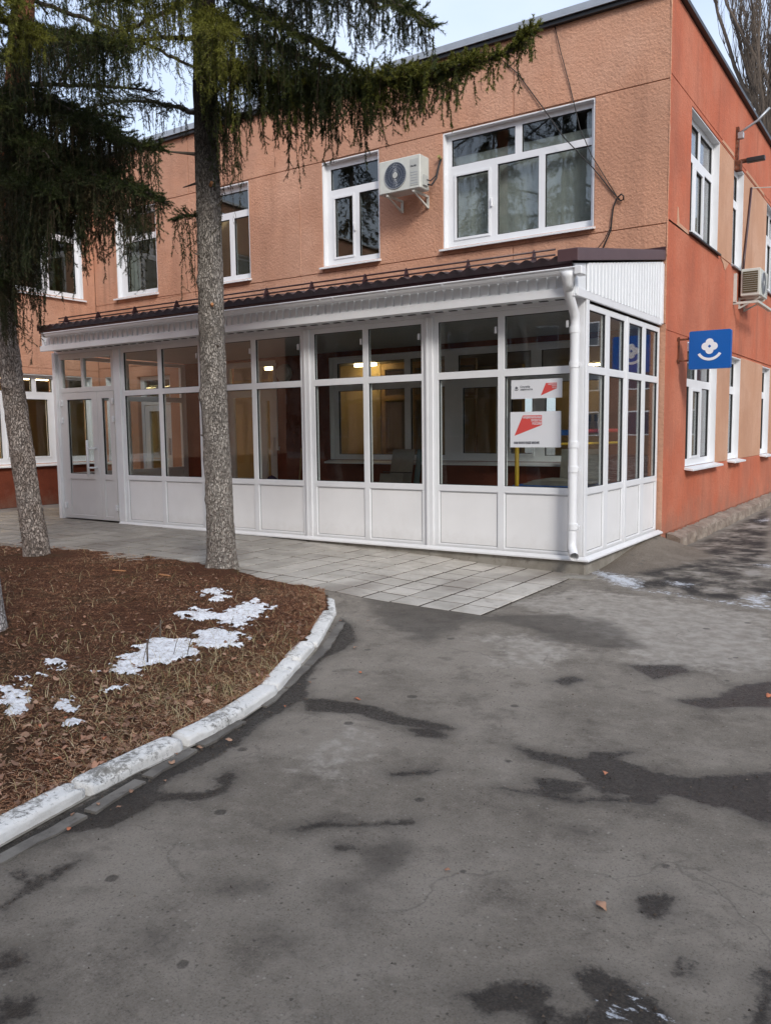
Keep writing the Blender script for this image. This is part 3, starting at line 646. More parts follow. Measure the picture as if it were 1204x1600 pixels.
def panel(P, u0, u1, z0, z1, holes, mat, name='wall_panel', w0=-.02, w1=0, g=.007):
    b = MB().lattice(P, u0+g, u1-g, z0+g, z1-g, [h for h in holes if h[0] < u1 and h[1] > u0 and h[2] < z1 and h[3] > z0], w0, w1)
    return b.build(name, mat, BL, bevel=.005)
# front: parapet band, pier panels, sill band
for a, c in ((-12.0, -9.05), (-9.05, -6.30), (-6.30, -2.2), (-2.2, XS)):
    panel(PF, a, c, GZ[0], 7.14, [], 'plaster_orange')
for a, c in ((-12.0, WD[0]), (WD[1], WC[0]), (WC[1], -6.30), (-6.30, WB[0]), (WB[1], WA[0]), (WA[1], XS)):
    panel(PF, a, c, GZ[1], GZ[0], [], 'plaster_orange', g=.004)
for a, c in ((-12.0, -9.05), (-9.05, -6.30), (-6.30, -2.2), (-2.2, XS)):
    panel(PF, a, c, 2.80, GZ[1], [], 'plaster_orange')
for w in (WA, WB, WC, WD): panel(PF, w[0], w[1], GZ[1], w[2], [], 'plaster_orange', g=.003)
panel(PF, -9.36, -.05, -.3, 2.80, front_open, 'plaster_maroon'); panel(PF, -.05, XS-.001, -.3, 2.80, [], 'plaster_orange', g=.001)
panel(PF, -12.0, -9.36, -.3, 2.80, front_open, 'plaster_orange')
# mortar ridges where panels meet, lumpy
def ridge(P, pts, mat, rad=.018, name='mortar_seam'):
    b = MB(); full = []
    for i in range(len(pts)-1):
        A, C = Vector(pts[i]), Vector(pts[i+1]); n = max(2, int((C-A).length/.05))
        full += [A+(C-A)*k/n for k in range(n)]
    full.append(Vector(pts[-1])); w = [Vector(P(p.x, -.004+.006*noise.noise(Vector((p.x*7, p.y*7, 0))), p.y)) for p in full]
    w = [q+Vector((0, 0, .008*noise.noise(q*11))) for q in w]
    b.tube(w, [rad*(.55+.9*abs(noise.noise(q*6))) for q in w], 6); b.build(name, mat, BL, smooth=True)
ridge(PF, [(-6.30, 4.14), (-6.28, 5.1), (-6.31, 5.99)], 'plaster_orange', .016)
ridge(PF, [(-9.05, 3.2), (-9.05, 4.9), (-9.06, 5.9)], 'plaster_orange', .02)
ridge(PF, [(-11.28, 4.13), (-12, 4.13)], 'plaster_orange', .012); ridge(PF, [(-10.0, 4.11), (-9.1, 4.13)], 'plaster_orange', .014)
ridge(PF, [(XS-.015, 3.7), (XS-.012, 5.2), (XS-.015, 7.1)], 'plaster_orange', .016)
# right side: big red surface, tan window band infills
panel(PS, YW, 8.95, 6.06, 7.14, [], 'plaster_red'); panel(PS, 8.95, 15, 6.06, 7.14, [], 'plaster_red'); panel(PS, 15, 24, 6.06, 7.14, [], 'plaster_red')
panel(PS, YW, S1[0], 4.16, 6.06, [], 'plaster_red', g=.001)
for a, c in ((S1[1], S2[0]), (S2[1], S3[0]), (S3[1], S4[0]), (S4[1], S5[0]), (S5[1], 24)): panel(PS, a, c, 4.22, 6.0, [], 'plaster_tan', w1=-.006)
panel(PS, S1[0], 24, 5.99, 6.06, [], 'plaster_red', g=.001)
panel(PS, YW, 24, 2.72, 4.20, [], 'plaster_red', g=.003)
panel(PS, YW, G1[0], -.10, 2.72, [], 'plaster_red', g=.001)
for a, c in ((G1[1], G2[0]), (G2[1], G3[0]), (G3[1], G4[0]), (G4[1], 24)): panel(PS, a, c, .78, 2.69, [], 'plaster_tan', w1=-.006)
panel(PS, G1[0], 9.3, -.10, .775, [], 'plaster_red', g=.002); panel(PS, 9.3, 24, -.10, .775, [], 'plaster_red', g=.002)
# wing
for a, c in ((-9, -3.5), (-3.5, YW-.01)):
    panel(PW, a, c, 6.0, 7.14, [], 'plaster_orange')
panel(PW, -9, YW-.01, 2.75, 6.0, wing_open, 'plaster_orange', g=.002)
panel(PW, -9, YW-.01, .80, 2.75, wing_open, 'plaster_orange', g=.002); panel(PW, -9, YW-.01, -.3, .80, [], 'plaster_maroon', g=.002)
# patched repairs on the red wall
for (y0, z0, pts) in ((3.30, 4.19, [(0, 0), (.62, -.015), (.6, .035), (.12, .05), (.05, .24), (.01, .25)]), (6.05, 4.10, [(0, .10), (.62, .10), (.5, .02), (.32, -.06), (.2, .03)]), (5.95, 6.02, [(0, 0), (.95, 0), (.9, .06), (.05, .05)]), (7.95, 6.02, [(0, 0), (1.9, 0), (1.85, .05), (.05, .06)])):
    b = MB(); k = len(pts); b.v = [PS(y0+p[0], w, z0+p[1]) for w in (.0, .008) for p in pts]; b.f = [tuple(range(k, 2*k))]+[(i, (i+1) % k, k+(i+1) % k, k+i) for i in range(k)]; b.m = [0]*(k+1)
    b.build('plaster_patch', 'plaster_tan', BL)
# copings
b = MB().box(-12.1, YW-.10, 7.15, XS+.06, YW+.45, 7.19); b.box(-12.1, YW-.115, 7.14, XS+.075, YW-.095, 7.24); b.build('roof_coping', 'grey_metal_trim', BL)
b = MB().box(-12.0, YW-.075, 7.085, XS+.03, YW+.0, 7.138); b.build('roof_coping', 'black_metal', BL)
b = MB().box(XS-.3, YW-.09, 7.142, XS+.07, 24, 7.20); b.build('roof_coping', 'black_metal', BL)
b = MB().box(XWING-.3, -9, 7.15, XWING+.09, YW-.1, 7.2); b.build('roof_coping', 'grey_metal_trim', BL)
b = MB().box(-12, YW+.3, 6.9, XS-.3, 24, 7.0); b.box(-20, -9, 6.9, -12.3, 24, 7.0); b.build('roof', 'black_metal', BL)
# foundation ledge on the right side
random.seed(5)
y = 3.12
while y < 15.9:
    L = random.uniform(.7, 1.5); n = 22; b = MB(); V = []
    prof = [(-.0, -.45), (.20, -.45), (.20, -.33), (.195, -.24), (.185, -.17), (.16, -.150), (.09, -.135), (0, -.115)]
    for i in range(n+1):
        for w, z in prof:
            q = Vector((w*6, (y+L*i/n)*3, z*6)); d = .030*noise.noise(q)+.022*noise.noise(q*3.1)+.010*noise.noise(q*9)
            V.append(PS(y+L*i/n*.992, w+(d if w > 0 else 0), z+(d*.8 if z > -.4 else 0)))
    m = len(prof); b.v = V; b.f = [(i*m+k, i*m+k+1, (i+1)*m+k+1, (i+1)*m+k) for i in range(n) for k in range(m-1)]+[tuple(range(m))[::-1], tuple(range(n*m, n*m+m))]; b.m = [0]*len(b.f)
    b.build('foundation_block', 'plinth_concrete', BL); y += L
# interior: floors, partitions, warm rooms
b = MB().box(-20, YW+.36, 2.74, XS-.3, 22, 3.2); b.box(-20, -9, 2.74, -12.4, YW+.3, 3.2); b.build('floor_slab', 'ceiling_panel', BL)
b = MB().box(-20, YW+.36, -.10, XS-.3, 22, -.03); b.box(-20, -9, -.10, -12.4, YW+.3, -.03); b.build('floor_slab', 'floor_vinyl', BL)
b = MB()
for z0, z1 in ((-.03, 2.95), (3.2, 6.9)):
    b.box(-20, 7.2, z0, -4.0, 7.35, z1); b.box(-4.1, YW+.36, z0, -4.0, 7.2, z1) if z0 > 3 else b.box(-9.2, 5.2, z0, -6.2, 5.3, z1)
    b.box(-4, 9, z0, -.3, 9.12, z1); b.box(-20, YW+.36, z0, -19.9, 7.2, z1); b.box(-3.6, 3.3, z0, -3.5, 22, z1) if z0 > 3 else None
    b.box(-16.3, -9, z0, -16.2, YW+.3, z1); b.box(-3.6, 9.12, z0, -3.5, 22, z1)
b.build('partition', 'plaster_interior', BL)
MB().lattice(PF, -6.2, -4.05, -.03, 2.74, [(-6.1+k*.70, -5.48+k*.70, z0, z1) for k in range(3) for z0, z1 in ((.95, 2.0), (2.1, 2.62))], -2.42, -2.34).build('inner_window', 'wood_warm', BL)
for k, (x, y_, z, dx, dy) in enumerate([(-8.2, 4.3, 2.68, .5, .08), (-6.35, 4.9, 2.68, .5, .07), (-13.6, 1.3, 2.62, .14, 1.3), (-13.6, -.5, 2.62, .14, 1.3), (-15.2, .8, 2.64, .14, 1.3), (-15.2, -.9, 2.64, .14, 1.3), (-2.9, 8.2, 2.70, .5, .12), (-13.6, 2.5, 2.62, .12, .7), (-14.8, -2.4, 2.64, .16, 1.2)]):
    b = MB().box(x-dx/2, y_-dy/2, z, x+dx/2, y_+dy/2, z+.05); b.build('ceiling_lamp', 'lamp_glow', BL)

# ------------------------------------------------------------------ windows
def window(P, r, cells, depth=-.11, sash=(), sill=True, curtain=None, sillmat='white_plastic', mat='white_plastic', gl='glass_dark', cw=.035, handle=(), sillproud=.09):
    u0, u1, z0, z1 = r
    f = MB().lattice(P, u0, u1, z0, z1, cells, depth-.07, depth)
    for i in sash:
        a, c_, d, e = cells[i]; f.lattice(P, a-.035, c_+.035, d-.035, e+.035, [cells[i]], depth, depth+.014)
    for c_ in cells: f.lattice(P, c_[0], c_[1], c_[2], c_[3], [(c_[0]+.008, c_[1]-.008, c_[2]+.008, c_[3]-.008)], depth-.045, depth-.010, 1)
    # pale reveal strips
    f.lattice(P, u0-.001, u1+.001, z0-.001, z1+.001, [(u0+.018, u1-.018, z0, z1-.018)], depth, -.012)
    w = f.build('window', [mat, 'rubber'], BL, bevel=.004)
    for c_ in cells: MB().box(c_[0]+.003, depth-.036, c_[2]+.003, c_[1]-.003, depth-.026, c_[3]-.003, P=P).build('pane', gl, w)
    if sill:
        b = MB(); v = [(u0-.03, depth, z0+.012), (u1+.03, depth, z0+.012), (u1+.03, sillproud, z0-.032), (u0-.03, sillproud, z0-.032), (u0-.03, depth, z0-.03), (u1+.03, depth, z0-.03), (u1+.03, sillproud, z0-.062), (u0-.03, sillproud, z0-.062)]
        b.v = [P(*p) for p in v]; b.f = [(0, 1, 2, 3), (4, 5, 6, 7), (0, 1, 5, 4), (1, 2, 6, 5), (2, 3, 7, 6), (3, 0, 4, 7)]; b.m = [0]*6
        b.build('sill', sillmat, w, bevel=.003)
    if curtain:
        ca, cb, cz0, cz1, cm, amp = curtain
        b = MB(); n = int((cb-ca)/.02); 
        for i in range(n+1):
            u = ca+(cb-ca)*i/n; ww = depth-.20+amp*math.sin(u*42+math.sin(u*9)*2)
            b.v += [P(u, ww, cz0), P(u, ww, cz1), P(u, ww-.004, cz0), P(u, ww-.004, cz1)]
        b.f = [(4*i, 4*i+4, 4*i+5, 4*i+1) for i in range(n)]+[(4*i+2, 4*i+3, 4*i+7, 4*i+6) for i in range(n)]; b.m = [0]*len(b.f)
        b.build('curtain', cm, w, smooth=True, fix=False)
    for (u, z) in handle:
        MB().box(u-.012, depth+.01, z-.06, u+.012, depth+.045, z+.06, P=P).build('handle', 'white_plastic', w, bevel=.003)
    return w
window(PF, WA, [(-3.30, -2.22, 5.50, 5.90), (-2.11, -1.04, 5.50, 5.90), (-3.22, -2.66, 4.40, 5.34), (-2.51, -1.84, 4.36, 5.40), (-1.74, -1.04, 4.36, 5.40)], sash=(2,),
       curtain=(-3.36, -1.0, 4.3, 5.7, 'curtain_pale', .004), handle=((-2.60, 4.85),), sillmat='grey_metal_trim' if False else 'white_metal')
window(PF, WB, [(-5.68, -4.68, 5.53, 5.88), (-5.60, -5.22, 4.40, 5.38), (-5.09, -4.68, 4.36, 5.41)], sash=(1,), handle=((-5.17, 4.85),), sillmat='white_metal')
window(PF, WC, [(-8.60, -7.60, 5.53, 5.88), (-8.60, -8.10, 4.36, 5.41), (-7.98, -7.60, 4.36, 5.41)], sillmat='white_metal')
window(PF, WD, [(-11.16, -10.13, 5.48, 5.88), (-11.08, -10.15, 4.36, 5.36)], sillmat='white_metal', curtain=(-11.2, -10.9, 4.3, 5.8, 'curtain_pale', .01))
def side_big(r, **k):
    a, b_, c, d = r; L = b_-a
    return window(PS, r, [(a+.09, a+L*.47, d-.52, d-.10), (a+L*.53, b_-.08, d-.52, d-.10), (a+.08, a+L*.30, c+.10, d-.64), (a+L*.39, a+L*.62, c+.14, d-.70), (a+L*.70, b_-.08, c+.10, d-.64)],
        sash=(3,), curtain=(a+.1, b_-.1, c+.1, d-.15, 'curtain_beige', .02), **k)
def side_small(r, **k):
    a, b_, c, d = r
    return window(PS, r, [(a+.09, b_-.09, d-.52, d-.10), (a+.12, a+.32, c+.10, d-.66), (a+.42, b_-.09, c+.10, d-.66)], curtain=(a+.1, b_-.1, c+.1, d-.15, 'curtain_beige', .02), **k)
side_big(S1, sillmat='black_metal', sillproud=.05); side_small(S2, sillmat='grey_metal_trim', sillproud=.05); side_big(S3, sillmat='grey_metal_trim', sillproud=.05); side_small(S4, sillmat='white_metal'); side_big(S5, sillmat='white_metal')
side_big(G1, sillproud=.13); side_small(G2, sillproud=.13); side_small(G3, sillproud=.13); side_small(G4, sillproud=.13)
window(PW, E1, [(.42, 1.42, 5.52, 5.88), (1.54, 2.48, 5.52, 5.88), (.42, .9, 4.36, 5.40), (1.0, 1.68, 4.36, 5.40), (1.84, 2.48, 4.36, 5.40)], sillproud=.06)
window(PW, E2, [(-3.3, -2.3, 5.52, 5.88), (-2.2, -1.2, 5.52, 5.88), (-3.3, -2.3, 4.36, 5.4), (-2.2, -1.2, 4.36, 5.40)], sillproud=.06)
window(PW, F1, [(-.85, .42, 2.27, 2.54), (.52, 1.32, 2.27, 2.54), (1.42, 1.78, 2.27, 2.54), (-.85, .62, .94, 2.14), (.74, 1.66, .96, 2.12)], sash=(4,), gl='glass', sillproud=.08)
window(PW, F2, [(2.06, 2.60, 2.27, 2.54), (2.06, 2.60, .94, 2.14)], gl='glass', sillproud=.06)
window(PW, F3, [(-4.5, -3.4, 2.27, 2.54), (-3.3, -2.1, 2.27, 2.54), (-4.5, -3.4, .94, 2.14), (-3.3, -2.1, .94, 2.14)], gl='glass', sillproud=.08)
window(PF, OWIN, [(-11.68, -11.27, 2.22, 2.50), (-11.68, -11.27, .92, 2.10)], sillproud=.05)
window(PF, PWIN, [(-5.62, -4.22, 2.24, 2.58), (-4.10, -3.45, 2.24, 2.58), (-3.2, -1.95, 2.24, 2.58), (-1.78, -.86, 2.24, 2.58),
    (-5.60, -4.22, .99, 2.10), (-4.10, -3.45, .99, 2.10), (-3.12, -2.52, 1.02, 2.06), (-2.28, -1.92, 1.02, 2.06), (-1.72, -.88, .99, 2.10)], sash=(6, 7), gl='glass', handle=((-2.40, 1.5),), sillproud=.14)
# entrance door inside the porch and the plain door beyond it
def doorset(P, r, leaves, trans, nm, hinge=True):
    u0, u1, z0, z1 = r
    f = MB().lattice(P, u0, u1, z0, z1, [(l[0]-.01, l[1]+.01, z0, l[3]+.01) for l in leaves]+trans, -.16, -.09); fr = f.build(nm, ['white_plastic', 'rubber'], BL, bevel=.004)
    for c_ in trans: MB().box(c_[0], -.13, c_[2], c_[1], -.12, c_[3], P=P).build('pane', 'glass', fr)
    for l in leaves:
        a, b_, c, d, gl = l
        MB().lattice(P, a, b_, c, d, [gl], -.155, -.095).build('door_leaf', 'white_plastic', fr, bevel=.004)
        MB().box(gl[0], -.13, gl[2], gl[1], -.12, gl[3], P=P).build('pane', 'glass', fr)
    MB().box(leaves[-1][1]-.07, -.09, .95, leaves[-1][1]-.04, -.04, 1.3, P=P).build('door_handle', 'white_plastic', fr, bevel=.005)
    return fr
doorset(PF, PDOOR, [(-8.24, -7.46, -.02, 2.18, (-8.12, -7.58, .52, 2.06)), (-7.44, -7.04, -.02, 2.18, (-7.30, -7.20, .40, 1.98))], [(-8.2, -7.52, 2.28, 2.62), (-7.42, -7.1, 2.28, 2.62)], 'entrance_door')
doorset(PF, ODOOR, [(-10.68, -9.88, -.02, 1.98, (-10.54, -10.02, .3, 1.86))], [(-10.66, -9.90, 2.1, 2.5)], 'side_door')
# noticeboard and notice in the hall behind the entrance door, wall planks
for nm, m, bx in (('noticeboard', 'poster_orange', (-8.9, 5.17, .35, -7.3, 5.195, 1.35)), ('notice', 'sticker_white', (-8.3, 5.17, 1.55, -7.95, 5.195, 1.85))):
    MB().box(*bx).build(nm, m, BL)
hb = [o for o in bpy.data.objects if o.name == 'noticeboard'][0]
for k in range(14):
    x = -8.85+(k % 7)*.22; z = .5+.42*(k//7); MB().box(x, 5.155, z, x+.16, 5.168, z+.3-.1*(k % 2)).build('leaflet', ['poster_red', 'poster_green', 'wood_warm', 'blue_paint'][k*5 % 4], hb)
for k in range(7):   # coat hooks rail
    MB().box(-3.2+k*.14, 8.9, 1.55, -3.16+k*.14, 8.99, 1.7).build('coat_hook', 'black_metal', BL)

# ------------------------------------------------------------------ glazed porch
PO = thing('glazed_porch', 'white glazed porch with panelled base and dark tiled lean-to roof against the orange wall', 'porch', (-4.6, 1.4, 0))
XL = -9.36
# base
b = MB(); b.box(-7.80, -.045, -.5, .045, .10, -.063); b.build('concrete_base', 'concrete', PO, bevel=.01)
b = MB(); b.box(-.10, .102, -.5, .046, 2.87, -.063); b.build('concrete_base', 'concrete', PO, bevel=.01)
b = MB(); b.box(XL, .12, -.4, -.12, 2.85, -.028); b.build('floor', 'floor_vinyl', PO)
# sill board, front and side
def sillboard(name, pts_in, pts_out, z0, z1):
    b = MB(); b.v = []
    for p, q in zip(pts_in, pts_out): b.v += [(*p, z1+.018), (*q, z1-.012), (*q, z0-.012), (*p, z0)]
    n = len(pts_in); b.f = [(4*i+k, 4*i+(k+1) % 4, 4*i+4+(k+1) % 4, 4*i+4+k) for i in range(n-1) for k in range(4)]+[(0, 1, 2, 3), (4*n-1, 4*n-2, 4*n-3, 4*n-4)]; b.m = [0]*len(b.f)
    return b.build(name, 'white_plastic', PO, bevel=.003)
sillboard('sill', [(-7.80, -.03), (.03, -.03), (.03, 2.86)], [(-7.80, -.085), (.10, -.085), (.10, 2.86)], -.062, -.042)
fronts = [(-7.62, -5.94), (-5.69, -3.985), (-3.745, -2.075), (-1.835, -.165)]
def lock(P, u, z, par):
    MB().box(u-.016, .022, z-.04, u+.016, .034, z+.04, P=P).build('opening_limiter', 'white_plastic', par)
def bay(P, g0, g1, n, u0=None, u1=None, mull=.085, edge=.065, open_top=True):
    """one framed bay: n lights wide, base panels, tall panes, top lights"""
    L = (g1-g0-mull*(n-1))/n; cols = [(g0+i*(L+mull), g0+i*(L+mull)+L) for i in range(n)]
    cells = [(a, c, .0, .655) for a, c in cols]+[(a, c, .73, 2.0) for a, c in cols]+[(a, c, 2.085, 2.685) for a, c in cols]
    f = MB().lattice(P, g0-edge, g1+edge, -.042, 2.75, cells, -.065, 0)
    for c_ in cells[n:]: f.lattice(P, *c_, [(c_[0]+.006, c_[1]-.006, c_[2]+.006, c_[3]-.006)], -.040, -.012, 1)
    for c_ in cells[n:2*n]: f.box(c_[0]+.006, -.060, c_[2]+.006, c_[0]+.016, -.042, c_[3]-.006, 2, P=P); f.box(c_[1]-.016, -.060, c_[2]+.006, c_[1]-.006, -.042, c_[3]-.006, 2, P=P)
    fr = f.build('frame', ['white_plastic', 'rubber', 'door_grey_plastic'], PO, bevel=.004)
    for k, c_ in enumerate(cells):
        if k < n:
            MB().lattice(P, *c_, [(c_[0]+.012, c_[1]-.012, c_[2]+.012, c_[3]-.012)], -.030, -.014).build('bead', 'white_plastic', fr)
            MB().box(c_[0]+.013, -.034, c_[2]+.013, c_[1]-.013, -.020, c_[3]-.013, P=P).build('panel', 'white_panel', fr)
            MB().lattice(P, c_[0]+.0125, c_[1]-.0125, c_[2]+.0125, c_[3]-.0125, [(c_[0]+.016, c_[1]-.016, c_[2]+.016, c_[3]-.016)], -.0205, -.0185).build('gasket', 'rubber', fr)
        else:
            MB().box(c_[0]+.007, -.032, c_[2]+.007, c_[1]-.007, -.024, c_[3]-.007, P=P).build('pane', 'glass', fr)
    return fr
frs = []
for a, c in fronts: frs.append(bay(PP, a, c, 2))
for i, f in enumerate(frs):
    a, c = fronts[i]; L = (c-a-.085)/2
    for u in ((a+L-.03), (c-.04)):
        if i >= 1 or u > a+1: MB().box(u-.016, -.018, 2.50, u+.012, -.008, 2.575, P=PP).build('paper_tag', 'sticker_white', f)
# posts between bays (wide flat faced, proud of the frames)
for x0, x1 in ((-7.845, -7.687), (-5.873, -5.757), (-3.918, -3.812), (-2.008, -1.902), ):
    b = MB().box(x0, -.028, -.042, x1, .09, 2.75); b.box(x0+.012, -.036, -.042, x0+.045, -.029, 2.75) if x1-x0 > .1 else None
    b.build('post', 'white_plastic', PO, bevel=.005)
b = MB().box(-.099, -.02, -.042, .0, .10, 2.82); b.build('corner_post', 'white_plastic', PO, bevel=.005)
b = MB().box(.002, -.018, -.042, .024, .066, 2.815); b.build('corner_post', 'white_plastic', PO, bevel=.004)
# side bays (two pairs)
bay(PQ, .135, 1.355, 2, mull=.14, edge=.06); bay(PQ, 1.53, 2.80, 2, mull=.14, edge=.06)
b = MB().box(-.05, 1.417, -.042, .012, 1.468, 2.75); b.build('post', 'white_plastic', PO, bevel=.004)
# far left end glazing
def lbay():
    cells = [(.12, 1.36, .0, .66), (1.48, 2.74, .0, .66), (.12, 1.36, .73, 2.0), (1.48, 2.74, .73, 2.0), (.12, 1.36, 2.09, 2.685), (1.48, 2.74, 2.09, 2.685)]
    f = MB().lattice(PL, .02, 2.86, -.042, 2.75, cells, -.065, 0); fr = f.build('frame', 'white_plastic', PO, bevel=.004)
    for k, c_ in enumerate(cells): MB().box(c_[0]+.002, -.034, c_[2]+.002, c_[1]-.002, -.026, c_[3]-.002, P=PL).build('panel' if k < 2 else 'pane', 'white_panel' if k < 2 else 'glass', fr)
lbay()
# door bay
f = MB().lattice(PP, -9.36, -7.85, -.042, 2.75, [(-9.27, -7.90, -.042, 2.10), (-9.25, -8.72, 2.18, 2.66), (-8.66, -7.95, 2.18, 2.66)], -.075, -.01); dfr = f.build('door_frame', ['door_grey_plastic'], PO, bevel=.004)
for c_ in ((-9.25, -8.72, 2.18, 2.66), (-8.66, -7.95, 2.18, 2.66)): MB().box(c_[0]+.002, -.05, c_[2]+.002, c_[1]-.002, -.042, c_[3]-.002, P=PP).build('pane', 'glass', dfr)
MB().box(-9.42, -.045, -.06, -9.34, .03, 2.78).build('post', 'white_plastic', PO, bevel=.004)
for (a, c, ga, gc) in ((-9.265, -8.325, -9.13, -8.47), (-8.318, -7.905, -8.21, -8.02)):
    gl = (ga, gc, .73, 1.98); pn = (ga, gc, .03, .64)
    f = MB().lattice(PP, a, c, -.035, 2.095, [gl, pn], -.07, -.004); f.lattice(PP, *gl, [(gl[0]+.008, gl[1]-.008, gl[2]+.008, gl[3]-.008)], -.05, -.02, 1)
    d = f.build('door', ['door_grey_plastic', 'rubber'], PO, bevel=.004)
    MB().box(ga+.009, -.04, .739, gc-.009, -.032, 1.971, P=PP).build('pane', 'glass', d); MB().box(ga+.002, -.045, .032, gc-.002, -.02, .638, P=PP).build('panel', 'door_grey_plastic', d)
    hx = a+.005 if a < -9 else c-.005
    for z in (.19, 1.64, 1.93): MB().box(hx-.022, -.004, z-.05, hx+.022, .028, z-.004, P=PP).box(hx-.020, -.004, z, hx+.024, .028, z+.046, P=PP).build('hinge', 'white_metal', d, bevel=.003)
    if a < -9:
        hx_ = -8.505; b = MB().tube([(hx_, -.09, .70), (hx_, -.09, 1.30)], .022, 10)
        for hz_ in (.84, 1.16): b.tube([(hx_, -.09, hz_), (-8.40, -.07, hz_), (-8.395, .0, hz_)], .015, 8)
        b.build('door_handle', 'white_metal', d, smooth=True)
# header beam, soffit, fascia cladding
MB().box(-9.40, -.012, 2.752, .0, .08, 2.86).build('header_beam', 'white_plastic', PO, bevel=.004)
def ribbed(P, u0, u1, zlo, zhi, pitch=.115, depth=.016, w=.0, name='cladding', mat='white_metal', ztop2=None):
    """trapezoid-ribbed sheet; top edge runs from zhi to ztop2"""
    b = MB(); prof = []; u = u0
    while u < u1:
        for du, ww in ((0, 0), (.026, 0), (.034, 1), (.107, 1)):
            if u+du <= u1: prof.append((u+du, w+depth*ww))
        u += pitch
    prof.append((u1, w)); th = .006
    for (u, ww) in prof:
        zt = zhi if ztop2 is None else zhi+(ztop2-zhi)*(u-u0)/(u1-u0)
        b.v += [P(u, ww, zlo), P(u, ww, zt), P(u, ww-th, zlo), P(u, ww-th, zt)]
    n = len(prof); b.f = [(4*i, 4*i+4, 4*i+5, 4*i+1) for i in range(n-1)]+[(4*i+2, 4*i+3, 4*i+7, 4*i+6) for i in range(n-1)]+[(4*i, 4*i+2, 4*i+6, 4*i+4) for i in range(n-1)]; b.m = [0]*len(b.f)
    return b.build(name, mat, PO, bevel=0)
PFA = lambda u, w, z: (u, -.31-w, z)
ribbed(PFA, -9.28, -.005, 2.86, 3.115, depth=.022)
MB().box(-9.29, -.345, 2.775, .005, -.305, 2.868).build('fascia_trim', 'white_plastic', PO, bevel=.004)
fs = MB(); x = -9.28
while x < -.02:
    fs.box(x, -.303, 2.798, min(x+.088, -.01), -.014, 2.806); x += .095
fs.box(-9.28, -.303, 2.810, -.01, -.014, 2.816)
fs.build('soffit', 'white_metal', PO)
b = MB()
for k in range(int(9.2/.19)): b.box(-9.25+k*.19, -.075, 2.792, -9.25+k*.19+.10, -.03, 2.797)
tag(b.build('soffit_vents', 'rubber', PO), kind='stuff')
# ceiling inside
b = MB(); x = -9.3
while x < -.1: b.box(x, .09, 2.765, min(x+.097, -.05), 2.86, 2.777); x += .1
b.build('ceiling', 'ceiling_panel', PO)
# gable end
SL = (3.66-3.13)/(2.88+.38)
rz = lambda y: 3.13+SL*(y+.38)
PG = lambda u, w, z: (.018+w, u, z)
ribbed(PG, -.02, 2.86, 2.865, rz(-.02)-.03, ztop2=rz(2.86)-.03)
MB().box(.0, -.30, 2.78, .03, 2.86, 2.868).build('gable_trim', 'white_plastic', PO, bevel=.004)
b = MB(); b.v = [(x, y, z) for x in (-.004, .014) for (y, z) in ((-.34, 2.80), (-.03, 2.80), (-.03, rz(-.03)-.03), (-.34, rz(-.34)-.03))]; b.f = [(0, 1, 2, 3), (7, 6, 5, 4)]+[(i, (i+1) % 4, 4+(i+1) % 4, 4+i) for i in range(4)]; b.m = [0]*6
b.build('fascia_return', 'white_metal', PO)
MB().box(.002, 2.80, 2.80, .045, 2.872, 3.60).build('gable_trim', 'white_plastic', PO, bevel=.003)
# metal tile roof: waves
b = MB(); xs_ = np.arange(-9.28, -.02, .0175); prof = []
def wave(x):
    t_ = (x % .175)/.175; return .038*(.5+.5*math.cos(2*math.pi*t_))**.75
ys_ = []; y = -.385
while y < 2.86: ys_ += [(y, 0), (min(y+.345, 2.86), .006)]; y += .35
for (y, dz) in ys_:
    for x in xs_: b.v.append((x, y, rz(y)+wave(x)+.015-dz*0+(.014 if dz == 0 else 0)))
n = len(xs_); b.f = [(j*n+i, j*n+i+1, (j+1)*n+i+1, (j+1)*n+i) for j in range(len(ys_)-1) for i in range(n-1)]
k0 = len(b.v)
for x in xs_: b.v.append((x, -.385, rz(-.385)-.02))
b.f += [(i, i+1, k0+i+1, k0+i) for i in range(n-1)]
k1 = len(b.v)
for x in xs_: b.v.append((x, 2.86, rz(2.86)-.02))
b.f += [(k0+i, k0+i+1, k1+i+1, k1+i) for i in range(n-1)]
b.m = [0]*len(b.f); roof = b.build('roof', 'maroon_metal', PO, smooth=True, fix=False)
b = MB(); b.box(-9.27, -.36, 3.068, -.02, -.325, 3.128); b.build('eaves_flashing', 'maroon_metal', PO)
# verge board, two faces
b = MB(); y0, y1 = -.40, 2.875
for x0, x1, d0, d1 in ((.035, .062, -.005, .118), (-.16, .058, .1185, .126)):
    k = len(b.v); b.v += [(x, y, rz(y)+d) for x in (x0, x1) for (y, d) in ((y0, d0), (y1, d0), (y1, d1), (y0, d1))]
    b.f += [tuple(k+q for q in f) for f in [(0, 1, 2, 3), (7, 6, 5, 4), (0, 4, 5, 1), (1, 5, 6, 2), (2, 6, 7, 3), (3, 7, 4, 0)]]; b.m += [0]*6
b.build('verge_flashing', 'plum_flashing', PO, bevel=.003)
b = MB().box(-.16, -.405, rz(-.4)+.0, .06, -.385, rz(-.4)+.12); b.build('verge_flashing', 'plum_flashing', PO, bevel=.002)
b = MB().box(-9.6, 2.84, rz(2.84)+.03, .06, 2.876, rz(2.84)+.17); b.build('wall_flashing', 'maroon_metal', PO)
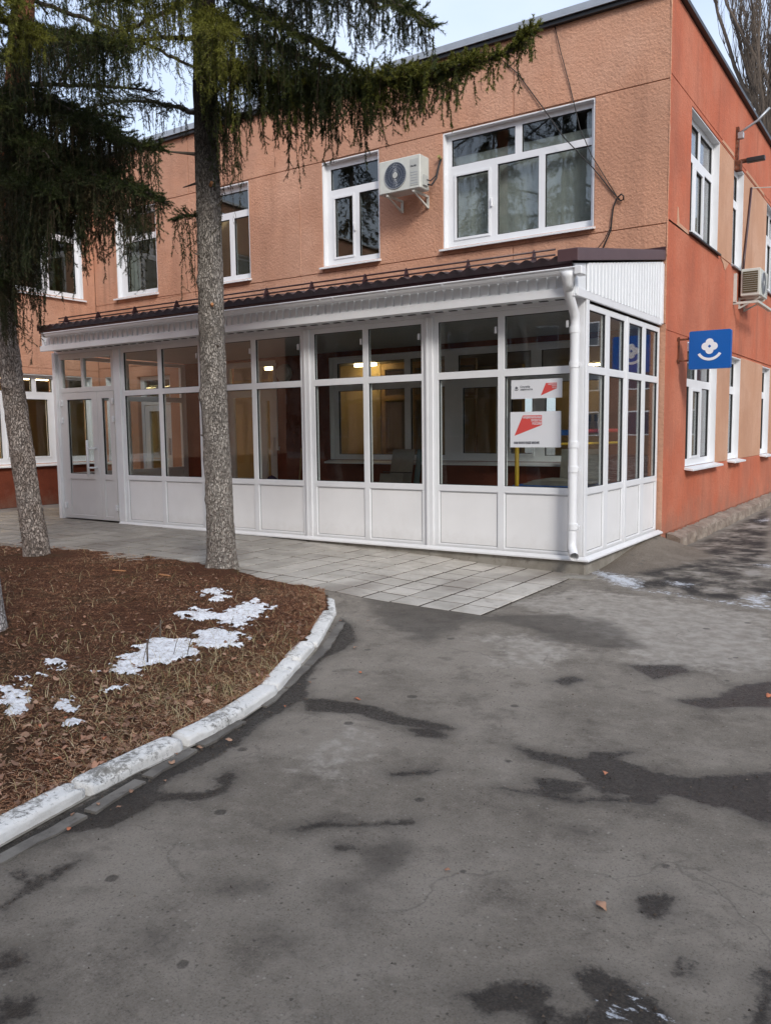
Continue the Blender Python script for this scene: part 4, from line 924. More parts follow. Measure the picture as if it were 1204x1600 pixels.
# snow guard
sg = MB(); zr = rz(.05)+.045
for z in (zr+.060, zr+.118): sg.tube([(-9.3, .05, z), (-4.6, .05, z+.004), (-.37, .05, z)], .011, 8)
sgo = sg.build('snow_guard', 'maroon_metal', PO, smooth=True)
for x in (-.62, -1.45, -2.31, -2.93, -3.80, -4.60, -5.55, -6.40, -7.35, -8.25, -9.1):
    b = MB(); b.v = [(x+dx, y, z) for dx in (-.004, .004) for (y, z) in ((-.03, zr-.01), (.13, zr+.012), (.065, zr+.14), (.035, zr+.14))]; b.f = [(0, 1, 2, 3), (7, 6, 5, 4)]+[(i, (i+1) % 4, 4+(i+1) % 4, 4+i) for i in range(4)]; b.m = [0]*6
    b.box(x-.03, -.03, zr-.016, x+.03, .13, zr-.004); b.build('bracket', 'maroon_metal', sgo)
# gutter (half round trough with brackets)
def gz(x): return 3.035-.0035*(x+9.1)/9*-1-.0
b = MB(); n = 9; gx = [-9.02]+list(np.arange(-8.9, .02, .5))+[.12]
for x in gx:
    for r_ in (.056, .051):
        for k in range(n): a = math.pi*k/(n-1); b.v.append((x, -.415+r_*math.cos(a)*-1, gz(x)-.0-r_*math.sin(a)*1.05))
m = 2*n
for i in range(len(gx)-1):
    for k in range(n-1):
        b.f.append((i*m+k, i*m+k+1, (i+1)*m+k+1, (i+1)*m+k)); b.f.append((i*m+n+k, (i+1)*m+n+k, (i+1)*m+n+k+1, i*m+n+k+1))
    for k in (0, n-1): b.f.append((i*m+k, (i+1)*m+k, (i+1)*m+n+k, i*m+n+k))
b.f += [tuple(range(n)), tuple((len(gx)-1)*m+k for k in range(n))]; b.m = [0]*len(b.f)
b.tube([(-9.02, -.477, gz(0)+.004), (.12, -.477, gz(0)+.004)], .009, 6); gut = b.build('gutter', 'white_plastic', PO, smooth=False, bevel=0)
for x in (-8.6, -7.8, -7.0, -6.2, -5.4, -4.75, -4.55, -3.9, -3.25, -3.05, -2.25, -1.5, -.75):
    b = MB(); n = 10
    for k in range(n): a = math.pi*k/(n-1); b.v += [(x-.012, -.415-.068*math.cos(a), gz(x)-.070*math.sin(a)), (x+.012, -.415-.068*math.cos(a), gz(x)-.070*math.sin(a))]
    b.f = [(2*k, 2*k+1, 2*k+3, 2*k+2) for k in range(n-1)]; b.m = [0]*len(b.f); b.build('bracket', 'white_plastic', gut)
MB().box(.05, -.485, gz(0)-.075, .135, -.345, gz(0)+.012).build('end_cap', 'white_plastic', gut, bevel=.01)
# outlet and downpipe
b = MB(); px, py = -.062, -.135
b.tube([(-.03, -.415, gz(0)-.03), (-.03, -.415, 2.965), (-.04, -.40, 2.90), (-.052, -.36, 2.84)], [.085, .075, .055, .05], 4 if False else 12)
b.tube([(-.052, -.40, 2.90), (-.056, -.33, 2.80), (-.06, -.22, 2.68), (px, py-.01, 2.60), (px, py, 2.52), (px-.008, py, 1.4), (px-.012, py, .17), (px-.004, py-.015, .09), (px+.03, py-.06, .035), (px+.06, py-.115, .005)], .05, 16, cap=False)
dp = b.build('downpipe', 'white_plastic', PO, smooth=True)
for z in (2.45, 2.08, .95, 1.22-.0, .20+.12):
    b = MB().tube([(px-.005, py, z-.035), (px-.005, py, z+.035)], .056, 16); b.box(px+.045, py-.01, z-.02, px+.072, py+.01, z+.02) if z in (2.08, .95, .32) else None
    b.box(px-.02, py+.04, z-.012, px+.01, py+.13, z+.012); b.build('pipe_clamp', 'white_plastic', dp, bevel=.002)

# ------------------------------------------------------------------ things inside the porch
b = thing('wall_lamp', 'round unlit white lamp on the dark red wall beside the entrance door', 'lamp', (-6.72, 2.86, 2.46))
MB().tube([(-6.72, 2.875, 2.46), (-6.72, 2.80, 2.46), (-6.72, 2.78, 2.46)], [.15, .15, .11], 24).build('lamp_shade', 'lamp_white', b, smooth=True)
MB().tube([(-6.72, 2.877, 2.46), (-6.72, 2.855, 2.46)], .165, 24).build('lamp_base', 'ac_white', b)
o = MB().tube([(-6.93, 2.86, 2.66), (-6.93, 2.86, 1.12)], .018, 6).box(-6.97, 2.83, 1.06, -6.89, 2.878, 1.13).build('cable_duct', 'white_plastic'); tag(o, 'thin white cable duct running down the dark red wall right of the entrance', 'cable duct')
t_ = thing('leaning_panel', 'grey-green board leaning on the dark red wall under the inner window', 'board', (-4.0, 2.6, 0))
def leaner(x0, x1, y0, y1, z1, mat, name, par, th=.02):
    b = MB(); b.v = [(x, y, z) for x in (x0, x1) for (y, z) in ((y0, -.02), (y0+th, -.02), (y1+th, z1), (y1, z1))]; b.f = [(0, 1, 2, 3), (7, 6, 5, 4)]+[(i, (i+1) % 4, 4+(i+1) % 4, 4+i) for i in range(4)]; b.m = [0]*6
    return b.build(name, mat, par)
leaner(-4.24, -3.82, 2.35, 2.66, 1.09, 'board_grey', 'board', t_); leaner(-3.80, -3.70, 2.45, 2.70, 1.09, 'glass_green', 'edge_strip', t_); b = MB().box(-4.26, 2.37, .72, -3.72, 2.40, .735).build('strap', 'black_metal', t_)
o = leaner(-4.33, -3.9, 2.22, 2.40, .70, 'board_grey', 'low_board', None); tag(o, 'lower grey board standing in front of the taller leaning board', 'board')
# yellow barrier posts and rail
t_ = thing('yellow_barrier', 'yellow tubular frame with red and blue crossbars inside the porch corner', 'barrier', (-.9, 1.3, 0))
for x, y in ((-1.35, 1.2), (-.62, 1.25), (-.30, 2.35)): MB().tube([(x, y, -.03), (x, y, 1.42)], .028, 10).build('post', 'yellow_paint', t_, smooth=True)
MB().tube([(-1.35, 1.2, 1.2), (-.62, 1.25, 1.2), (-.30, 2.35, 1.2)], .018, 8).build('crossbar', 'yellow_paint', t_, smooth=True)
MB().box(-.98, 1.19, 1.31, -.64, 1.21, 1.38).build('crossbar', 'blue_paint', t_); MB().tube([(-.62, 1.25, 1.36), (-.30, 2.35, 1.36)], .026, 8).build('crossbar', 'red_paint', t_)
t_ = thing('pallet', 'blue low pallet with grey boards lying on it behind the right front pane', 'pallet', (-1.0, 1.8, 0))
for k in range(5): MB().box(-1.55, 1.5+k*.2, .60, -.5, 1.6+k*.2, .64).build('board', 'blue_paint', t_)
for x in (-1.5, -1.05, -.6): MB().box(x, 1.5, .0, x+.1, 2.4, .60).build('leg', 'blue_paint', t_)
for k in range(3): o = MB().box(-1.42+k*.06, 1.56, .643+k*.022, -.62+k*.08, 2.25, .662+k*.022).build('grey_board', 'board_grey'); tag(o, ['lowest', 'middle', 'topmost'][k]+' grey board of the small pile lying on the blue pallet', 'board', 'grey boards piled on the pallet')
o = leaner(-1.30, -.72, 2.45, 2.62, 1.10, 'board_grey', 'grey_sheet', None); tag(o, 'light grey sheet leaning upright behind the blue pallet', 'board')
# blue cloth heap
b = MB(); n = 22; m = 22
for i in range(n):
    for j in range(m):
        u, v = i/(n-1)*2-1, j/(m-1)*2-1; r2 = u*u+v*v; h = max(0, 1-r2)**.6*.62+.09*noise.noise(Vector((u*3, v*3, 1)))*(r2 < 1)+.04*noise.noise(Vector((u*9, v*9, 1)))*(r2 < 1)
        b.v.append((-6.72+u*.30, 2.5+v*.28, -.03+max(0, h)))
b.f = [(i*m+j, (i+1)*m+j, (i+1)*m+j+1, i*m+j+1) for i in range(n-1) for j in range(m-1)]; b.m = [0]*len(b.f)
tag(b.build('blue_cloth', 'blue_cloth', smooth=True), 'crumpled dark blue cloth heap on the porch floor by the entrance', 'cloth')
o = MB().tube([(-6.35, 2.7, -.03), (-6.32, 2.82, 1.1)], .014, 6).build('broom_stick', 'wood_warm'); tag(o, 'thin wooden stick leaning on the dark red wall behind the blue cloth', 'stick')

# ------------------------------------------------------------------ lettering helper
def text(s, P, u, z, size, mat, name, parent, align='LEFT', extr=.0012, w=0.0, sx=1.0, bold=0):
    cu = bpy.data.curves.new(name, 'FONT'); cu.body = s; cu.size = size; cu.align_x = align; cu.extrude = extr; cu.resolution_u = 2; cu.offset = bold
    o = bpy.data.objects.new('tmp', cu); COL.objects.link(o); bpy.context.view_layer.update()
    dg = bpy.context.evaluated_depsgraph_get(); me = bpy.data.meshes.new_from_object(o.evaluated_get(dg)); bpy.data.objects.remove(o)
    for v in me.vertices: v.co = Vector(P(u+v.co.x*sx, w+v.co.z, z+v.co.y))
    me.materials.clear(); me.materials.append(MATS[mat]); ob = bpy.data.objects.new(name, me); COL.objects.link(ob)
    if parent: adopt(ob, parent)
    return ob
def flat(P, pts, w0, w1, mat, name, parent):
    k = len(pts); b = MB(); b.v = [P(p[0], w, p[1]) for w in (w0, w1) for p in pts]; b.f = [tuple(range(k))[::-1], tuple(range(k, 2*k))]+[(i, (i+1) % k, k+(i+1) % k, k+i) for i in range(k)]; b.m = [0]*(k+2)
    return b.build(name, mat, parent)
def logo(P, cx, cz, R0, mat, hole, parent, w, name='emblem'):
    """four lobed flower with a small diamond and a smile arc"""
    r = R0*.40; d = R0*.40
    for q in range(4):
        a0 = math.pi/2*q; c = (cx+d*math.cos(a0), cz+d*math.sin(a0))
        flat(P, [(c[0]+r*math.cos(2*math.pi*k/24), c[1]+r*math.sin(2*math.pi*k/24)) for k in range(24)], w, w+.0012+.00015*q, mat, name, parent)
    h = R0*.17; flat(P, [(cx+h*math.cos(math.pi/2*k), cz+h*math.sin(math.pi/2*k)) for k in range(4)], w+.002, w+.003, hole, name+'_centre', parent)
    arc_ = []; cz2 = cz-.10*R0; ri, ro = R0*1.08, R0*1.36
    A0, A1 = math.pi*1.17, math.pi*1.83
    for k in range(15): a = A0+(A1-A0)*k/14; arc_.append((cx+ro*math.cos(a), cz2+ro*math.sin(a)))
    for k in range(15): a = A1+(A0-A1)*k/14; arc_.append((cx+ri*math.cos(a), cz2+ri*math.sin(a)))
    k = len(arc_)//2; b = MB(); b.v = [P(p[0], ww, p[1]) for ww in (w, w+.002) for p in arc_]
    o_ = 2*k
    b.f = [(o_+i, o_+i+1, o_+2*k-2-i, o_+2*k-1-i) for i in range(k-1)]+[(i, 2*k-1-i, 2*k-2-i, i+1) for i in range(k-1)]+[(i, (i+1) % (2*k), o_+(i+1) % (2*k), o_+i) for i in range(2*k)]; b.m = [0]*len(b.f)
    b.build(name+'_smile', mat, parent)
# posters on the corner pane
PT = lambda u, w, z: (u, -.002-w, z)
t_ = thing('notice_sticker', 'small landscape white notice with red arrow shape, upper of two on the corner pane', 'poster', (-.56, 0, 1.84), 'notices on the porch glass')
MB().box(-.868, .0, 1.738, -.253, .004, 1.952, P=PT).build('sheet', 'sticker_white', t_)
flat(PT, [(-.505, 1.768), (-.445, 1.905), (-.315, 1.905), (-.315, 1.842)], .004, .0055, 'sticker_red', 'arrow', t_)
for k, s in enumerate(('НАЦИОНАЛЬНЫЕ', 'ПРОЕКТЫ', 'РОССИИ')): text(s, PT, -.319, 1.884-k*.020, .0185, 'sticker_white', 'lettering', t_, 'RIGHT', w=.0065, sx=.62)
logo(PT, -.803, 1.862, .021, 'ink_dark', 'sticker_white', t_, .0045)
text('Служба', PT, -.758, 1.862, .032, 'ink_dark', 'lettering', t_, w=.0055); text('занятости', PT, -.758, 1.832, .032, 'ink_dark', 'lettering', t_, w=.0055)
t_ = thing('notice_sticker', 'larger white notice with big red arrow shape, lower of two on the corner pane', 'poster', (-.57, 0, 1.39), 'notices on the porch glass')
MB().box(-.878, .0, 1.186, -.264, .004, 1.590, P=PT).build('sheet', 'sticker_white', t_)
flat(PT, [(-.826, 1.318), (-.722, 1.549), (-.490, 1.549), (-.490, 1.438)], .004, .0055, 'sticker_red', 'arrow', t_)
for k, s in enumerate(('НАЦИОНАЛЬНЫЕ', 'ПРОЕКТЫ', 'РОССИИ')): text(s, PT, -.495, 1.514-k*.036, .036, 'sticker_white', 'lettering', t_, 'RIGHT', w=.0065, sx=.72, bold=.0006)
text('НАМ ВАЖНО ВАШЕ МНЕНИЕ', PT, -.832, 1.226, .037, 'ink_dark', 'lettering', t_, w=.0055, sx=.60, bold=.0006)

# ------------------------------------------------------------------ blue projecting sign
t_ = thing('projecting_sign', 'square blue sign with white flower and smile emblem on a wall bracket', 'sign', (.5, 3.5, 2.45))
PN = lambda u, w, z: (u, 3.46-w, z)
def rrect(u0, u1, z0, z1, r, n=5):
    p = []
    for (cx, cz, a0) in ((u1-r, z0+r, -90), (u1-r, z1-r, 0), (u0+r, z1-r, 90), (u0+r, z0+r, 180)):
        for k in range(n): a = R(a0+90*k/(n-1)); p.append((cx+r*math.cos(a), cz+r*math.sin(a)))
    return p
flat(PN, rrect(.245, .80, 2.205, 2.735, .025), -.09, 0, 'sign_blue', 'sign_box', t_)
logo(PN, .522, 2.515, .135, 'sign_white', 'sign_blue', t_, .001)
MB().box(.215, 3.49, 2.47, .246, 3.53, 2.58).build('junction_box', 'sign_white', t_)
b = MB(); 
for z in (2.635, 2.335): b.box(.082, 3.49, z-.012, .262, 3.515, z+.012)
b.box(.082, 3.485, 2.30, .106, 3.52, 2.67); b.box(.082, 3.45, 2.615, .092, 3.555, 2.655); b.box(.082, 3.45, 2.315, .092, 3.555, 2.355); b.build('bracket', 'rusty_metal', t_)

# ------------------------------------------------------------------ air conditioners
def ac(name, label, P, u0, u1, w0, w1, z0, z1, lettering=False):
    t_ = thing(name, label, 'air conditioner', P((u0+u1)/2, 0, z0), 'outdoor air conditioner units')
    b = MB().box(u0, w0, z0, u1, w1, z1, P=P); b.build('casing', 'ac_white', t_, bevel=.012)
    H = z1-z0; fu = u0+.41*(u1-u0); fz = (z0+z1)/2; r = H*.40
    def ring(r0, r1, wa, wb, n=32):
        b = MB()
        for k in range(n):
            a = 2*math.pi*k/n
            for rr_, ww in ((r0, wa), (r1, wa), (r1, wb), (r0, wb)): b.v.append(P(fu+rr_*math.cos(a), ww, fz+rr_*math.sin(a)))
        for k in range(n):
            for q in range(4): b.f.append((4*k+q, 4*k+(q+1) % 4, 4*((k+1) % n)+(q+1) % 4, 4*((k+1) % n)+q))
        b.m = [0]*len(b.f); return b
    disc = [(fu+r*math.cos(2*math.pi*k/32), fz+r*math.sin(2*math.pi*k/32)) for k in range(32)]
    flat(P, disc, w1, w1+.003, 'ac_dark', 'fan_recess', t_)
    g = ring(r-.008, r, w1+.003, w1+.014); 
    for q in (.35, .6, .82): 
        g2 = ring(r*q-.0012, r*q+.0012, w1+.010, w1+.014); k = len(g.v); g.v += g2.v; g.f += [tuple(k+i for i in f) for f in g2.f]; g.m += g2.m
    for k in range(36):
        a = 2*math.pi*k/36; da = .28; p0 = (fu+r*.2*math.cos(a), w1+.012, fz+r*.2*math.sin(a)); p1 = (fu+r*.99*math.cos(a+da), w1+.010, fz+r*.99*math.sin(a+da))
        g.tube([P(*p0), P(*p1)], .0011, 4)
    g.build('fan_grille', 'ac_dark' if False else 'grey_metal_trim', t_)
    flat(P, [(fu+r*.22*math.cos(2*math.pi*k/20), fz+r*.22*math.sin(2*math.pi*k/20)) for k in range(20)], w1+.012, w1+.018, 'ac_panel', 'hub', t_)
    pu = u0+(u1-u0)*.76
    MB().box(pu, w1+.0, z0+.05, u1-.03, w1+.005, z1-.06, P=P).build('front_panel', 'ac_panel', t_)
    for k in range(5): MB().box(pu+.01, w1+.005, z0+.08+k*.04, u1-.04, w1+.008, z0+.086+k*.04, P=P).build('vent_slot', 'grey_metal_trim', t_)
    if lettering: text('PALAIR', P, pu+.012, z1-.175, .036, 'ink_dark', 'lettering', t_, w=w1+.0065, sx=.92, bold=.0008)
    for u in (u0+.14, u1-.14):
        b = MB(); b.box(u-.018, .0, z0-.035, u+.018, w1-.02, z0-.004, P=P); b.box(u-.018, 0, z0-.20, u+.018, .025, z0-.036, P=P)
        k = len(b.v); b.v += [P(uu, ww, zz) for uu in (u-.012, u+.012) for (ww, zz) in ((w1-.06, z0-.036), (w1-.02, z0-.036), (.026, z0-.20), (.026, z0-.165))]
        b.f += [tuple(k+i for i in f) for f in [(0, 1, 2, 3), (7, 6, 5, 4), (0, 4, 5, 1), (1, 5, 6, 2), (2, 6, 7, 3), (3, 7, 4, 0)]]; b.m += [0]*6
        b.build('bracket', 'ac_white', t_)
    return t_, fu
a1, _ = ac('air_conditioner', 'cream air conditioner unit between the two upper front windows', PF, -4.29, -3.53, .20, .47, 5.10, 5.60, True)
b = MB().tube([(-3.52, 2.58, 5.18), (-3.44, 2.6, 5.16), (-3.40, 2.68, 5.28), (-3.42, 2.80, 5.5), (-3.42, 2.87, 5.62)], .014, 8); b.tube([(-3.52, 2.56, 5.25), (-3.45, 2.58, 5.22), (-3.42, 2.7, 5.32), (-3.44, 2.86, 5.6)], .010, 6); b.build('pipe', 'cable_black', a1, smooth=True)
MB().tube([(-3.43, 2.85, 5.62), (-3.43, 2.80, 5.64)], .026, 8).build('foam_plug', 'foam', a1); MB().box(-3.53, 2.47, 5.15, -3.50, 2.6, 5.30).build('valve_cover', 'ac_panel', a1)
PS2 = lambda u, w, z: (XS+w, u, z)
a2, _ = ac('air_conditioner', 'cream air conditioner unit on the red side wall, coil end facing the street', PS2, 7.50, 8.24, .05, .38, 3.74, 4.22)
MB().box(XS+.09, 7.485, 3.80, XS+.34, 7.505, 4.17).build('coil', 'ac_coil', a2)
for k in range(9): MB().box(XS+.09, 7.480, 3.83+k*.038, XS+.34, 7.486, 3.834+k*.038).build('fin', 'ac_white', a2)
MB().box(XS+.001, 7.15, 3.58, XS+.05, 7.19, 4.1).box(XS+.001, 7.15, 3.56, XS+.42, 7.2, 3.60).box(XS+.35, 7.2, 3.56, XS+.42, 8.6, 3.60).build('support_frame', 'ac_white', a2)
MB().tube([(XS+.04, 7.75, 4.22), (XS+.02, 7.95, 4.6), (XS+.015, 8.2, 5.2), (XS+.015, 8.42, 5.86)], .022, 8).build('pipe', 'maroon_metal', a2, smooth=True)
o = MB().tube([(XS+.01, 8.42, 5.86), (XS+.55, 8.46, 5.80), (XS+.56, 8.46, 5.66)], .009, 6).build('thin_pipe', 'ac_white'); tag(o, 'thin pale pipe sticking out of the red side wall above the air conditioner', 'pipe')

# street lamp bracket on the red wall and the black floodlight
t_ = thing('wall_lantern', 'curved grey lamp arm on a rusty bracket high on the red side wall', 'wall lamp', (.1, 7.2, 6.2))
MB().box(XS, 6.98, 5.86, XS+.05, 7.06, 6.55).box(XS, 6.95, 5.82, XS+.10, 7.09, 5.98).build('bracket', 'rusty_metal', t_)
MB().tube([(XS+.02, 7.0, 6.42), (XS+.16, 7.0, 6.50), (XS+.34, 7.02, 6.60), (XS+.52, 7.05, 6.78)], .022, 8).build('arm', 'grey_metal_trim', t_, smooth=True)
MB().box(XS+.03, 6.96, 6.34, XS+.13, 7.04, 6.45).build('clamp', 'grey_metal_trim', t_, bevel=.01)
o = MB().box(XS+.12, 7.3, 6.02, XS+.42, 7.40, 6.10).build('housing', 'black_metal', None, bevel=.01); MB
t2 = thing('floodlight', 'flat black floodlight on the red side wall under the lamp arm', 'floodlight', (.3, 7.35, 6.0)); adopt(o, t2)
MB().box(XS, 7.34, 6.04, XS+.13, 7.40, 6.10).build('bracket', 'rusty_metal', t2)
# hanging cables on the front wall
def cable(pts, label, r=.007, y=2.865):
    o = MB().tube([(x, y-.012*math.sin(i*1.7)**2, z) for i, (x, z) in enumerate(pts)], r, 6).build('cable', 'cable_black', smooth=True)
    tag(o, label, 'cable', 'black cables on the front wall')
cable([(-1.56, 7.1), (-1.47, 6.75), (-1.31, 6.17), (-1.168, 5.618), (-1.0, 5.22), (-.835, 4.948), (-.63, 4.603)], 'thin black cable dropping from the roof edge past the large window', .0065)
cable([(-2.95, 7.1), (-2.5, 6.95), (-2.125, 6.579), (-1.701, 5.975), (-1.405, 5.534), (-.974, 5.042), (-.648, 4.614), (-.58, 4.54)], 'black cable slanting across the large upper window to the knot', .0085)
o = MB(); o.tube([(-.60, 2.85, 4.58), (-.55, 2.82, 4.60), (-.515, 2.82, 4.57), (-.52, 2.83, 4.53), (-.56, 2.85, 4.52), (-.62, 2.84, 4.56), (-.67, 2.86, 4.45), (-.69, 2.86, 4.30), (-.70, 2.86, 4.15), (-.78, 2.86, 3.98), (-.84, 2.86, 3.84)], .011, 6)
o.tube([(-.70, 2.865, 4.2), (-.80, 2.865, 4.02), (-.97, 2.865, 3.84)], .005, 6)
tag(o.build('cable_loop', 'cable_black', smooth=True), 'looped black cable end right of the large upper window', 'cable')

# ------------------------------------------------------------------ trees
def catmull(P, n):
    P = np.array(P, float); P = np.vstack([2*P[0]-P[1], P, 2*P[-1]-P[-2]]); out = []
    for i in range(1, len(P)-2):
        for t in np.linspace(0, 1, n, endpoint=False):
            a, b, c, d = P[i-1:i+3]; out.append(.5*((2*b)+(-a+c)*t+(2*a-5*b+4*c-d)*t*t+(-a+3*b-3*c+d)*t**3))
    out.append(P[-2]); return np.array(out)
def trunk(path, rad, mat, parent, seg=40, seed=0, flare=.35, rough=.010, knots=()):
    C = catmull(path, 1); L = np.concatenate([[0], np.cumsum(np.linalg.norm(np.diff(C, axis=0), axis=1))])
    C2 = catmull(path, 30); L2 = np.concatenate([[0], np.cumsum(np.linalg.norm(np.diff(C2, axis=0), axis=1))])
    s = np.arange(0, L2[-1], .035 if L2[-1] < 9 else .05); P = np.stack([np.interp(s, L2, C2[:, k]) for k in range(3)], -1)
    rr = np.interp(s/L2[-1], np.linspace(0, 1, len(rad)), rad); V = []
    for i, p in enumerate(P):
        fl = 1+flare*math.exp(-s[i]/.22)
        for j in range(seg):
            a = 2*math.pi*j/seg; d = Vector((math.cos(a), math.sin(a), 0)); q = Vector((d.x*3.2, d.y*3.2, s[i]*2.0+seed*7.7))
            rid = noise.noise(Vector((d.x*9, d.y*9, s[i]*4+seed))); k = rr[i]*fl*(1+.05*noise.noise(q)+(.10*abs(math.sin(a*2.5+seed))*math.exp(-s[i]/.2)))+rough*rid+rough*.6*noise.noise(Vector((d.x*20, d.y*20, s[i]*13)))
            for (ks, ka) in knots:
                dd = ((s[i]-ks)/.06)**2+((math.atan2(math.sin(a-ka), math.cos(a-ka)))*rr[i]/.06)**2
                if dd < 6: k += .028*math.exp(-dd)
            V.append((p[0]+d.x*k, p[1]+d.y*k, p[2]))
    n = len(P); V = np.array(V); F = np.array([(i*seg+j, i*seg+(j+1) % seg, (i+1)*seg+(j+1) % seg, (i+1)*seg+j) for i in range(n-1) for j in range(seg)])
    return fastmesh('trunk', V, F, mat, None, parent, True), P, rr, s
def needles(segs, rg, dens, nl=.023, nw=.0050, flat=.0):
    """segs: (p0,p1,tint,densityfactor) arrays -> triangles"""
    p0, p1, tint, df = segs; L = np.linalg.norm(p1-p0, axis=1); cnt = np.maximum(1, rg.poisson(L*dens*df)); idx = np.repeat(np.arange(len(L)), cnt); n = len(idx)
    t = rg.random(n)[:, None]; base = p0[idx]*(1-t)+p1[idx]*t; ax = (p1-p0)[idx]/np.maximum(L[idx], 1e-6)[:, None]
    r = rg.normal(size=(n, 3)); r -= (r*ax).sum(1)[:, None]*ax; r /= np.maximum(np.linalg.norm(r, axis=1), 1e-6)[:, None]
    d = ax*rg.uniform(.45, 1.0, n)[:, None]+r*.8; d /= np.linalg.norm(d, axis=1)[:, None]
    ln = nl*rg.uniform(.7, 1.25, n)[:, None]; sd_ = np.cross(d, rg.normal(size=(n, 3))); sd_ /= np.maximum(np.linalg.norm(sd_, axis=1), 1e-6)[:, None]
    V = np.stack([base-sd_*nw/2, base+sd_*nw/2, base+d*ln], 1).reshape(-1, 3); F = np.arange(3*n).reshape(-1, 3)
    T = np.clip(tint[idx]+rg.normal(0, .07, n), 0, 1); return V, F, np.repeat(T, 3)
def ribbons(segs, w, rg):
    p0, p1, tint, _ = segs; n = len(p0); ax = p1-p0; a = np.cross(ax, rg.normal(size=(n, 3))); a /= np.maximum(np.linalg.norm(a, axis=1), 1e-9)[:, None]
    V = np.stack([p0-a*w/2, p0+a*w/2, p1+a*w/2*.7, p1-a*w/2*.7], 1).reshape(-1, 3); F = np.arange(4*n).reshape(-1, 4); return V, F, np.repeat(np.clip(tint*.6+.1, 0, 1), 4)
def spruce_branch(tree, pts, droop, seed, tint=.5, lat=.42, dens=330, step=.040, bare=.0, limb=.022, start=.06, hang=.060, scale=1.0, hangp=1.0, sub=True, up=.45):
    rg = np.random.default_rng(seed); C = catmull(pts, 14); L = np.concatenate([[0], np.cumsum(np.linalg.norm(np.diff(C, axis=0), axis=1))]); T = L[-1]
    mb = MB(); st = max(1, len(C)//26); Q = C[::st]; mb.tube([tuple(p+rg.normal(0, .006, 3)) for p in Q], [limb*(1-.8*i/len(Q))+.004 for i in range(len(Q))], 6)
    lo = mb.build('branch', 'bark_dark', tree, smooth=True, fix=False)
    P0, P1, TI, DF = [], [], [], []
    def seg(a, b, ti, df): P0.append(a); P1.append(b); TI.append(ti); DF.append(df)
    ss = np.arange(T*start, T, step)
    for s in ss:
        c = np.array([np.interp(s, L, C[:, k]) for k in range(3)]); c2 = np.array([np.interp(min(T, s+.05), L, C[:, k]) for k in range(3)]); tg = c2-c
        if np.linalg.norm(tg) < 1e-6: tg = C[-1]-C[-2]
        tg /= np.linalg.norm(tg); h = np.array([tg[1], -tg[0], 0]); h /= max(np.linalg.norm(h), 1e-6)
        f = s/T; prof = min(1, (1-f)*2.2+.16)*min(1, .35+f*2.2)
        ti0 = tint+.16*f
        seg(c, c+tg*step, ti0, .9)
        for _u in range(2):
            if rg.random() < up: tw = tg*rg.uniform(.4, 1.0)+h*rg.uniform(-.9, .9)+np.array([0, 0, rg.uniform(.15, .9)]); tw /= np.linalg.norm(tw); lu = rg.uniform(.07, .19)*(.5+.5*prof); seg(c, c+tw*lu, ti0+.22, 1.35); seg(c+tw*lu*.5, c+tw*lu*.5+(tw+h*rg.uniform(-.8, .8))*lu*.45, ti0+.2, 1.3)  # upturned shoots tinted lighter, painting highlights along the top side
        for sg_ in (1, -1):
            if rg.random() < .12: continue
            l = lat*prof*rg.uniform(.45, 1.15)*scale; d = h*sg_*rg.uniform(.6, 1)+tg*rg.uniform(.5, .9)+np.array([0, 0, rg.uniform(-.25, .25)]); d /= np.linalg.norm(d)
            p = c.copy(); n = max(2, int(l/.06)); lt = ti0+rg.uniform(-.12, .14)
            for k in range(n):
                q = p+d*(l/n); seg(p, q, lt+.18*(k/n), 1.0)
                for _q in range(2 if rg.random() < .6 else 1):   # side shoots
                    tw = d*.8+h*rg.uniform(-1, 1)+np.array([0, 0, rg.uniform(-.45, .55)]); tw /= np.linalg.norm(tw); seg(p, p+tw*rg.uniform(.05, .12), lt+.16, 1.25)
                if rg.random() < hangp*(.06/hang)*.52:
                    hl = droop*rg.uniform(.15, 1.0)*(.45+.55*prof)*(1 if rg.random() < .8 else 1.35); r = p.copy(); m = max(2, int(hl/.055)); dead = rg.random() < bare; hd = np.array([rg.normal(0, .12), rg.normal(0, .12), -1.0])
                    for j in range(m):
                        r2 = r+hd*(hl/m)+rg.normal(0, .006, 3)
                        seg(r, r2, (.1 if dead else lt-.10+.14*j/m), (.05 if dead else (.95 if j > 0 else .5)))
                        if not dead and rg.random() < .75: tw = np.array([rg.normal(0, .55), rg.normal(0, .55), -.8]); seg(r, r+tw/np.linalg.norm(tw)*rg.uniform(.04, .11), lt+.04, .95)
                        r = r2; hd[:2] *= .8
                p = q; d = d+np.array([0, 0, -.10+.22*(k/n)]); d /= np.linalg.norm(d)
    S_ = (np.array(P0), np.array(P1), np.array(TI), np.array(DF))
    V, F, A = needles(S_, rg, dens); fo = fastmesh('foliage', V, F, 'needles', {'tint': A}, lo)
    V, F, A = ribbons(S_, .0045, rg); fastmesh('twigs', V, F, 'twig_bark', {'tint': A}, lo)
    return lo
